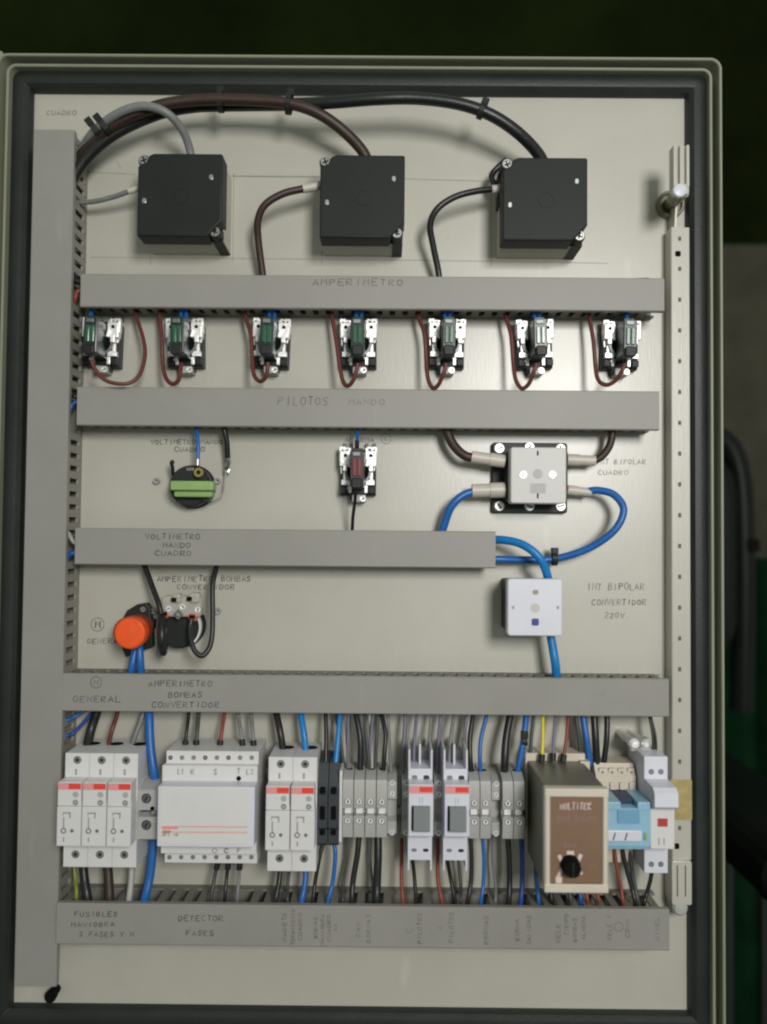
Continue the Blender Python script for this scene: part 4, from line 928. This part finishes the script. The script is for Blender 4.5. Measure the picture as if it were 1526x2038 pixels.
# widen top and bottom borders
b.box(X0, X1, yi1, Y1, HT - 7, HT + .15, .8, .5); b.box(X0, X1, Y0, yi0, HT - 7, HT + .15, .8, .5)
b.build('frame', CREAM, tr)
face = MB().box(xi0 - .2, xi1 + .2, yi0 - .2, yi1 + .2, HT - 7, HT - 1.6, 0, 0).build('face', BROWNF, tr)
hf = HT - 1.5
b = MB(); write(b, 'MULTITEK', 1115, 1611, 13, 7.8, hf, 1.7, jit=.1); b.build('print', PALEINK, face, 'pale lettering across the top of the brown face', 0)
b = MB(); write(b, 'RELE TIEMPO', 1108, 1634, 10, 7.2, hf, 1.4, jit=.1); write(b, 'SEG', 1122, 1686, 7, 9, hf, 1.2, jit=.1); write(b, '10', 1172, 1726, 8, 8, hf, 1.4, jit=.1); b.build('print', FAINTINK, face, 'fainter small lettering', 0)
kx, ky = P(1135, 1722, HT)
b = MB()
for px, py, w_, h_, an in ((1135, 1699, 7, 5, 0), (1115.5, 1709, 3.4, 7.5, -25), (1153, 1708, 3.6, 8, 22), (1153.5, 1733, 3.2, 8, -25), (1114.5, 1736, 3.2, 9, 20), (1112, 1752, 6, 7.5, 0)):
    X, Y = P(px, py, hf); a = math.radians(-an); ca, sa = math.cos(a), math.sin(a); w2, h2 = w_ * S(hf), h_ * S(hf)
    b.prism([(X + ca * u - sa * v, Y + sa * u + ca * v) for u, v in ((-w2, -h2), (w2, -h2), (w2, h2), (-w2, h2))], hf - .3, hf + .05)
b.build('dial_mark', PALEINK, face)
kb = MB().lathe(kx, ky, [(6.6, hf), (6.6, hf + 2), (5.8, hf + 3), (5.6, hf + 9), (5, hf + 10)], 24).build('dial_knob', DARK, tr)
MB().box(kx - .5, kx + .5, ky - 5, ky + 5, hf + 9.6, hf + 10.4, .2).build('grip', BLACKP, kb)
for px in (1071, 1094, 1116):
    a = RECT(px - 6, 1522, px + 7, 1558, 34); MB().box(a[0], a[1], a[2] + 2, a[3], 20, 33, .5).build('socket_terminal', CREAM, tr)
a = RECT(1155, 1516, 1174, 1540, 30); MB().box(*a, 10, 30, .5).build('socket_terminal', CREAM, tr)
a = RECT(1097, 1545, 1124, 1566, 60)

# blue relay on its socket
br = thing('blue_relay', 'light blue plug in relay on a cream terminal socket right of the timer', 'relay', (P(1235, 1600, 0)[0], YD, 0))
a = RECT(1183, 1520, 1262, 1592, 26); MB().ext_x([(P(1200, 1720, 26)[1], 5), (P(1200, 1720, 26)[1], 22), (a[2], 30), (a[3] - 8, 30), (a[3] - 4, 26), (a[3], 24), (a[3], 5)], a[0], a[1]).build('socket', CREAM, br)
for k in range(4):
    Xs, Ys = P(1198 + k * 19, 1535, 27); MB().box(Xs - 2.6, Xs + 2.6, Ys - 3.6, Ys + 2.4, 24, 28.5, .5).build('socket_terminal', CREAM, br)
    MB().box(Xs - .9, Xs + .9, Ys - 1.4, Ys + .6, 28.2, 28.7, 0, .3).build('terminal_hole', MGREY, br)
    MB().box(Xs - 2.4, Xs + 2.2, Ys - 12.5, Ys - 7, 28, 32.2, .6).build('socket_terminal', CREAM, br)
a = RECT(1208, 1597, 1296, 1696, 62); Ax0, Ax1, Ay0, Ay1 = a
b = MB(); b.box(Ax0, Ax1, Ay0 + 3, Ay1 - 4.4, 26, 61, .8, 1); b.box(Ax0, Ax0 + 10, Ay1 - 6, Ay1, 26, 61.5, .7, .8); b.box(Ax1 - 9.5, Ax1, Ay1 - 6, Ay1, 26, 61.5, .7, .8); b.box(Ax0, Ax1, Ay0, Ay0 + 5, 26, 57, 1.6, 1)
b.build('relay_case', BLUEP, br)
MB().box(Ax0 + 10, Ax1 - 9.5, Ay1 - 4.5, Ay1 - .6, 26, 52, .3).build('release_tab', DBLUE, br)
b = MB(); b.box(Ax0 + 7.5, Ax1 - 8, Ay0 + 20, Ay1 - 4.8, 60.8, 61.9, .4, .8); b.build('top_plate', mat('mid_blue_plastic', (112, 160, 190), .4), br)
b = MB(); b.box(Ax0, Ax1 - 6.6, Ay0 + 7.4, Ay0 + 15, 60.5, 62.2, .7, .8); b.build('label_strip', WHITE2, br)
b = MB()
for fx in (3.8, 12.2): b.prism([(Ax0 + fx, Ay0 + 8.4), (Ax0 + fx + .9, Ay0 + 8.4), (Ax0 + fx + 2.4, Ay0 + 13.6), (Ax0 + fx + 1.5, Ay0 + 13.6)], 62, 62.4)
b.build('print', DBLUE, br)
MB().box(Ax1 - 5, Ax1 - 3, Ay0 + 8.5, Ay0 + 13.5, 60.5, 62.3, .4).build('indicator', GREENP, br)

# last breaker
lb_ = thing('white_switch', 'white rail switch with a red flag at the right end of the row', 'breaker', (P(1306, 1600, 48)[0], YD, 0))
a = RECT(1282, 1506, 1329, 1738, 46); MB().box(a[0], a[1], a[2], a[3], 5, 46, .6, .6).build('body', WHITE2, lb_)
xw = (a[0], a[1])
n = RECT(1299, 1626, 1340, 1690, 60); MB().box(xw[0], xw[1], n[2], n[3] + 8, 45, 60, .6, .6).build('nose', WHITE, lb_)
g = RECT(1293, 1571, 1342, 1612, 68); 
b = MB(); b.ext_x([(g[2] - 3, 50), (g[2], 66), (g[2] + 2, 68.5), (g[3] - 3, 68), (g[3], 64), (g[3] + 1, 45), (g[2] - 3, 45)], xw[0] + .4, xw[1] - .2); b.build('lever', WHITE2, lb_)
rf = RECT(1309, 1626, 1332, 1648, 60); xm_ = (xw[0] + xw[1]) / 2
MB().box(xm_ - 3.6, xm_ + 3.6, rf[2] + 1, rf[3] - 1, 59.8, 60.2, 0, .2).build('red_flag', mat('dull_red', (176, 62, 64), .5), lb_)
b = MB()
for x in (-3, 0.6): b.box(xm_ + x, xm_ + x + .9, rf[2] - 12, rf[2] - 7, 59.9, 60.1, 0, .1)
b.build('print', MATS['faint_print'], lb_)
for py in (1536, 1720):
    for k, px in enumerate((1296, 1315)):
        Xs, Ys = P(px, py, 46); b = MB(); b.cyl(Xs, Ys, 45.4, 46.1, 2.1, 14); b.build('screw_well', MGREY, lb_); screw('terminal_screw', Xs, Ys, 45.5, 1.5, lb_, 20, STEELD, .7)
# bright standoff above it
X, Y = P(1266, 1484, 14)
so = thing('rail_standoff', 'shiny double ended metal standoff above the blue relay', 'standoff', (X, Y, 0))
for px, r_ in ((1264, 4.0), (1286, 3.0)):
    Xs, Ys = P(px, 1482, 40); MB().lathe(Xs, Ys, [(r_ * .8, .1), (r_ * .8, 30), (r_, 32), (r_, 38), (r_ * .6, 40)], 16).build('stud', CHROME, so)
Xa, Ya = P(1254, 1470, 26); Xb, Yb = P(1294, 1496, 26); MB().box(Xa, Xb, Yb, Ya, 18, 26, .8).build('bridge', LGREY, so)

# ---------------------------------------------------------------- wires of the lower row
GT = 'wires from the upper duct down to the rail devices'; GB = 'wires from the rail devices down into the lowest duct'
BS = lambda d, l=12: (BLACKP, d, l)
top = [
 ('black', 18, [(200, 1395, 14), (190, 1425, 20), (180, 1456, 26), (171, 1496, 24)], 'thick black cable into the first fuse holder', None),
 ('redbrown', 8.5, [(238, 1395, 14), (232, 1425, 20), (222, 1456, 26), (213, 1497, 24)], 'red brown wire into the middle fuse holder of three', None),
 ('grey', 10, [(290, 1395, 12), (283, 1425, 16), (272, 1456, 20), (258, 1495, 22)], 'grey wire into the third fuse holder', None),
 ('blue', 17, [(297, 1390, 14), (297, 1425, 22), (299, 1480, 28), (305, 1530, 32), (312, 1575, 30)], 'thick blue cable into the large grey terminal', None),
 ('black', 7.5, [(376, 1395, 14), (375, 1425, 18), (371, 1458, 24), (368, 1488, 26)], 'black wire into the second phase monitor terminal', 12),
 ('dgrey', 8.5, [(397, 1395, 14), (395, 1425, 18), (392, 1458, 24), (390, 1488, 26)], 'dark grey wire into the third phase monitor terminal', 12),
 ('rust', 7.5, [(450, 1395, 14), (446, 1425, 18), (441, 1458, 24), (437, 1488, 26)], 'rust red wire into the middle of the phase monitor', 12),
 ('grey', 8, [(470, 1395, 14), (474, 1425, 18), (479, 1456, 24), (483, 1486, 26)], 'grey wire into the seventh phase monitor terminal', 12),
 ('grey', 8, [(498, 1395, 14), (500, 1425, 18), (503, 1458, 24), (505, 1488, 26)], 'grey wire into the last phase monitor terminal', 12),
 ('black', 14, [(546, 1395, 14), (551, 1425, 20), (558, 1460, 26), (564, 1500, 26)], 'black cable into the left fuse holder of the pair', None),
 ('cyan', 13, [(597, 1395, 14), (599, 1425, 20), (605, 1462, 26), (609, 1502, 28)], 'bright blue cable into the right fuse holder of the pair', None),
 ('black', 9, [(647, 1395, 14), (648, 1425, 20), (649, 1470, 26), (648, 1520, 32)], 'black wire into the left slim black terminal', None),
 ('cyan', 11, [(679, 1395, 14), (676, 1425, 20), (673, 1465, 26), (668, 1520, 32)], 'bright blue wire into the right slim black terminal', None),
 ('grey', 5.5, [(683, 1395, 12), (687, 1425, 16), (691, 1480, 22), (697, 1556, 26)], 'thin grey wire, first of the bundle over the grey terminals', None),
 ('violet', 5.5, [(694, 1395, 12), (693, 1425, 18), (692, 1480, 24), (692, 1556, 26)], 'thin violet wire in the bundle over the grey terminals', None),
 ('black', 12, [(704, 1395, 14), (709, 1425, 20), (717, 1475, 26), (716, 1556, 28)], 'black cable in the middle of the grey terminal bundle', None),
 ('grey', 7, [(715, 1395, 12), (720, 1425, 18), (729, 1480, 24), (736, 1556, 26)], 'grey wire slanting right over the grey terminals', None),
 ('violet', 6, [(745, 1395, 12), (742, 1425, 18), (737, 1480, 24), (731, 1556, 26)], 'violet wire slanting left over the grey terminals', None),
 ('pale', 6, [(732, 1395, 12), (735, 1425, 16), (739, 1480, 20), (741, 1556, 26)], 'pale grey wire behind the slanting pair', None),
 ('dgrey', 5.5, [(726, 1395, 12), (725, 1425, 20), (730, 1480, 26), (737, 1545, 28)], 'thin dark wire in front of the slanting pair', None),
 ('black', 9, [(755, 1395, 14), (760, 1425, 20), (767, 1462, 26), (764, 1510, 30), (762, 1556, 28)], 'bowed black wire into the fourth grey terminal', 16),
 ('violet', 7.5, [(808, 1395, 12), (806, 1425, 16), (804, 1470, 20), (800, 1545, 24)], 'violet wire behind the first small breaker', None),
 ('violet', 6.5, [(831, 1395, 14), (829, 1425, 18), (825, 1470, 26), (823, 1528, 30)], 'violet wire into the left pole of the first small breaker', None),
 ('violet', 7, [(880, 1395, 12), (877, 1425, 16), (873, 1470, 20), (870, 1545, 24)], 'violet wire between the two small breakers', None),
 ('grey', 7.5, [(905, 1395, 14), (903, 1425, 18), (897, 1470, 26), (893, 1528, 30)], 'grey wire into the left pole of the second small breaker', None),
 ('black', 9.5, [(944, 1395, 14), (941, 1425, 20), (935, 1470, 26), (936, 1515, 30), (939, 1556, 28)], 'black wire into the left grey terminal of the pair', None),
 ('blue', 8, [(972, 1395, 14), (968, 1425, 20), (957, 1470, 26), (955, 1515, 30), (958, 1556, 28)], 'blue wire bowed into the right grey terminal of the pair', 14),
 ('black', 15, [(1020, 1395, 14), (1015, 1425, 20), (1007, 1470, 26), (1004, 1515, 30), (1004, 1556, 28)], 'thick black cable into the grey terminal left of the timer', None),
 ('blue', 12, [(1050, 1395, 14), (1047, 1425, 20), (1042, 1470, 26), (1034, 1515, 28), (1026, 1556, 28)], 'blue cable with a black tie left of the timer', None),
 ('yellow', 7, [(1080, 1395, 14), (1080, 1425, 20), (1080, 1470, 26), (1078, 1516, 30)], 'yellow wire into the timer socket', 12),
 ('violet', 6, [(1106, 1395, 14), (1105, 1425, 20), (1102, 1470, 26), (1100, 1514, 30)], 'violet wire into the timer socket', 12),
 ('rust', 6.5, [(1133, 1395, 14), (1131, 1425, 20), (1127, 1470, 26), (1120, 1516, 30)], 'rust red wire into the timer socket', 12),
 ('dgrey', 9, [(1142, 1395, 14), (1146, 1425, 16), (1152, 1470, 18), (1158, 1520, 18)], 'dark grey wire behind the timer socket corner', None),
 ('blue', 12, [(1157, 1395, 14), (1160, 1425, 18), (1167, 1470, 22), (1174, 1522, 22)], 'blue cable between the timer and the relay socket', None),
 ('black', 14, [(1180, 1395, 14), (1182, 1425, 18), (1185, 1470, 22), (1188, 1524, 22)], 'left one of two black cables into the relay socket', None),
 ('black', 11, [(1206, 1395, 14), (1208, 1425, 18), (1207, 1470, 22), (1201, 1524, 22)], 'right one of two black cables into the relay socket', None),
 ('black', 5, [(1288, 1395, 14), (1292, 1425, 20), (1299, 1465, 24), (1300, 1506, 26)], 'thin black wire, left of two into the last switch', None),
 ('black', 5, [(1291, 1395, 14), (1295, 1425, 20), (1304, 1465, 24), (1306, 1506, 26)], 'thin black wire, right of two into the last switch', None),
]
for c, d, pts, lb, fer in top:
    cable(c, d, pts, lb, 'cable' if d >= 10 else 'wire', GT, sleeve=BS(fer, 14) if fer else None)
tie(1043, 1474, 26, 0, 3.0, 'small black tie on the blue cable left of the timer')
bot = [
 ('black', 17, [(165, 1715, 22), (168, 1750, 26), (175, 1795, 30), (177, 1830, 16)], 'thick black cable under the first fuse holder', None),
 ('greenyellow', 7, [(146, 1715, 10), (150, 1750, 14), (152, 1780, 22), (150, 1830, 14)], 'green and yellow wire at the far left under the fuses', None),
 ('brown', 18, [(213, 1715, 22), (216, 1750, 26), (218, 1795, 30), (219, 1830, 16)], 'thick brown cable under the middle fuse holder of three', None),
 ('pale', 12, [(262, 1715, 22), (261, 1750, 26), (256, 1795, 30), (252, 1830, 16)], 'pale grey cable under the third fuse holder', None),
 ('blue', 17, [(306, 1665, 24), (303, 1700, 26), (298, 1745, 28), (287, 1795, 31), (280, 1835, 16)], 'thick blue cable under the large grey terminal', None),
 ('dgrey', 8, [(433, 1718, 26), (427, 1745, 26), (420, 1790, 30), (418, 1830, 16)], 'dark grey wire, first of three under the phase monitor', 12),
 ('black', 7.5, [(454, 1718, 26), (451, 1745, 26), (447, 1790, 30), (445, 1830, 16)], 'black wire, middle of three under the phase monitor', 12),
 ('grey', 7.5, [(477, 1718, 26), (475, 1745, 26), (472, 1790, 30), (470, 1830, 16)], 'grey wire, last of three under the phase monitor', 12),
 ('black', 11, [(559, 1720, 22), (555, 1755, 26), (547, 1798, 31), (543, 1830, 16)], 'black cable under the left fuse holder of the pair', None),
 ('blue', 11, [(607, 1720, 22), (607, 1755, 26), (599, 1798, 31), (592, 1830, 16)], 'blue cable under the right fuse holder of the pair', None),
 ('black', 8, [(642, 1680, 24), (636, 1705, 26), (627, 1755, 28), (622, 1798, 31), (620, 1830, 16)], 'black wire under the left slim black terminal', None),
 ('blue', 8.5, [(665, 1680, 24), (667, 1705, 26), (662, 1755, 28), (651, 1798, 31), (645, 1830, 16)], 'blue wire under the right slim black terminal', None),
 ('black', 11.5, [(714, 1664, 24), (711, 1700, 26), (702, 1755, 28), (700, 1798, 31), (700, 1830, 16)], 'black cable bent left under the grey terminals', None),
 ('black', 16, [(752, 1664, 22), (752, 1710, 26), (750, 1760, 28), (749, 1798, 30), (748, 1830, 16)], 'thick black cable under the fourth grey terminal', None),
 ('rust', 7.5, [(799, 1668, 16), (799, 1710, 22), (799, 1755, 26), (802, 1798, 31), (803, 1830, 16)], 'rust red wire left of the first small breaker', None),
 ('black', 7.5, [(820, 1705, 30), (824, 1740, 28), (828, 1798, 31), (828, 1830, 16)], 'black wire under the first small breaker', None),
 ('rust', 7.5, [(870, 1668, 16), (871, 1710, 22), (872, 1755, 26), (880, 1798, 31), (882, 1830, 16)], 'rust red wire between the two small breakers', None),
 ('black', 8, [(889, 1705, 30), (896, 1745, 28), (906, 1798, 31), (908, 1830, 16)], 'black wire under the second small breaker', None),
 ('black', 8.5, [(936, 1664, 24), (938, 1710, 26), (937, 1755, 28), (930, 1798, 31), (927, 1830, 16)], 'black wire under the left grey terminal of the pair', None),
 ('blue', 7.5, [(960, 1664, 24), (963, 1710, 26), (962, 1755, 28), (957, 1798, 31), (955, 1830, 16)], 'blue wire under the right grey terminal of the pair', None),
 ('black', 10.5, [(1010, 1664, 24), (1013, 1710, 26), (1014, 1755, 28), (1012, 1798, 31), (1011, 1830, 16)], 'black cable under the grey terminal left of the timer', None),
 ('navy', 9.5, [(1037, 1664, 24), (1039, 1710, 26), (1039, 1755, 28), (1036, 1798, 31), (1033, 1830, 16)], 'blue cable in the shadow left of the timer', None),
 ('rust', 7, [(1222, 1690, 24), (1228, 1730, 26), (1236, 1770, 28), (1240, 1798, 30), (1242, 1830, 16)], 'rust red wire under the blue relay', None),
 ('black', 8.5, [(1238, 1690, 24), (1247, 1730, 26), (1258, 1770, 28), (1264, 1798, 30), (1265, 1830, 16)], 'left black wire under the blue relay', None),
 ('dgrey', 8.5, [(1252, 1690, 22), (1257, 1730, 24), (1264, 1770, 26), (1270, 1798, 28), (1272, 1830, 16)], 'right black wire under the blue relay', None),
 ('black', 8, [(1297, 1735, 26), (1294, 1752, 26), (1287, 1778, 26), (1281, 1800, 28), (1280, 1830, 16)], 'black wire bent left under the last switch', None),
]
for c, d, pts, lb, fer in bot:
    cable(c, d, pts, lb, 'cable' if d >= 10 else 'wire', GB, sleeve_end=BS(fer, 12) if fer else None)
for c, d, x0_, x1_, lb in (('blue', 8, 1066, 1072, 'blue wire glimpsed under the left edge of the timer'), ('black', 9, 1092, 1098, 'black wire glimpsed under the timer, left one'), ('dgrey', 8, 1128, 1136, 'dark grey wire glimpsed under the middle of the timer'),
      ('rust', 6.5, 1160, 1170, 'rust wire glimpsed under the right half of the timer'), ('rust', 6, 1182, 1192, 'rust wire nearest the relay under the timer'), ('navy', 8, 1150, 1156, 'dark blue wire glimpsed under the timer')):
    cable(c, d, [(x0_, 1700, 14), (x0_ + 1, 1750, 20), (x1_, 1796, 27), (x1_ + 1, 1830, 14)], lb, 'wire', GB)
for c, d, x0_, x1_, lb in (('dgrey', 6, 690, 682, 'thin dark grey wire under the first grey terminal'), ('grey', 6, 736, 741, 'thin grey wire under the third grey terminal'), ('dgrey', 6.5, 912, 917, 'thin dark grey wire right of the second small breaker'),
      ('grey', 6, 980, 986, 'thin grey wire right of the blue wire in the lower gap'), ('dgrey', 7, 578, 572, 'dark wire between the two cables of the fuse pair')):
    cable(c, d, [(x0_, 1655, 8), (x0_, 1710, 12), (x1_, 1760, 16), (x1_, 1796, 24), (x1_, 1830, 14)], lb, 'wire', GB)
for c, d, x0_, x1_, lb in (('dgrey', 6, 668, 686, 'thin dark wire slanting behind the bright blue wire'), ('dgrey', 7, 752, 746, 'dark wire behind the bowed black wire'), ('grey', 6, 772, 778, 'thin grey wire right of the bowed black wire'),
      ('dgrey', 6.5, 1062, 1052, 'thin dark wire between the blue cable and the yellow wire'), ('grey', 6, 858, 850, 'thin grey wire into the right pole of the first small breaker'), ('violet', 6, 928, 920, 'thin violet strand drawn for a shadow at the right pole of the second small breaker')):  # violet strand at the second breaker stands for a shadow, not wiring
    cable(c, d, [(x0_, 1395, 12), (x0_, 1425, 16), ((x0_ + x1_) / 2, 1470, 20), (x1_, 1545, 24)], lb, 'wire', GT)
GH = 'dark filler bundles added in the horizontal ducts'
for y_, xa_, xb_, h_, lb in ((581, 175, 1290, 10, 'AMPERIMETRO'), (811, 170, 1280, 10, 'PILOTOS'), (1090, 170, 960, 10, 'VOLTIMETRO'), (1382, 135, 1300, 12, 'GENERAL'), (1842, 135, 1300, 13, 'lowest')):
    n_ = 14
    cable('dgrey', 50, [(xa_ + (xb_ - xa_) * k / n_, y_ + 3 * math.sin(k * 1.7), h_ + 1) for k in range(n_ + 1)], 'dark filler bundle added to darken the slots of the %s duct' % lb, 'cable', GH)  # dark filler added behind the slots so they read as shaded
# wires glimpsed inside the vertical duct
GV = 'wires inside the vertical duct'
for c, d, pts, lb in (
 ('blue', 7, [(105, 1400, 14), (130, 1432, 20), (150, 1425, 16), (185, 1405, 12)], 'upper blue wire crossing at the foot of the vertical duct'),
 ('navy', 7, [(100, 1480, 14), (128, 1466, 20), (150, 1455, 16), (200, 1400, 12)], 'lower blue wire crossing at the foot of the vertical duct'),
 ('rust', 10, [(128, 640, 10), (148, 600, 18), (155, 580, 18), (190, 575, 12)], 'rust wire turning into the AMPERIMETRO duct'),
 ('black', 12, [(118, 480, 10), (142, 545, 16), (158, 562, 16), (200, 568, 12)], 'black cable turning into the AMPERIMETRO duct'),
 ('blue', 8, [(118, 900, 10), (138, 820, 18), (152, 800, 16), (200, 795, 12)], 'blue wire turning into the PILOTOS duct'),
 ('black', 10, [(120, 740, 10), (138, 778, 18), (152, 790, 16), (200, 800, 12)], 'black wire turning into the PILOTOS duct'),
 ('pale', 8, [(112, 1030, 12), (134, 1058, 20), (150, 1082, 20), (190, 1092, 12)], 'pale wire turning into the short duct'),
 ('blue', 12, [(110, 1180, 10), (132, 1112, 18), (150, 1100, 18), (190, 1098, 12)], 'blue cable turning into the short duct'),
 ('black', 14, [(92, 420, 12), (82, 900, 10), (72, 1300, 10), (66, 1700, 10)], 'black cable running the length of the vertical duct')):
    cable(c, d, pts, lb, 'cable' if d >= 10 else 'wire', GV)
# dark bolt at the bottom left corner
X, Y = P(97, 1984, 12)
sn = thing('corner_bolt', 'dark bolt head in the lower left corner under the vertical duct', 'bolt', (X, Y, 0))
MB().lathe(X + 1, Y, [(3.6, .1), (3.6, 6), (4.2, 7), (4.6, 12), (3.6, 14)], 18).build('head', DARK, sn)

for o in D.objects:
    if '_o' in o: del o['_o']
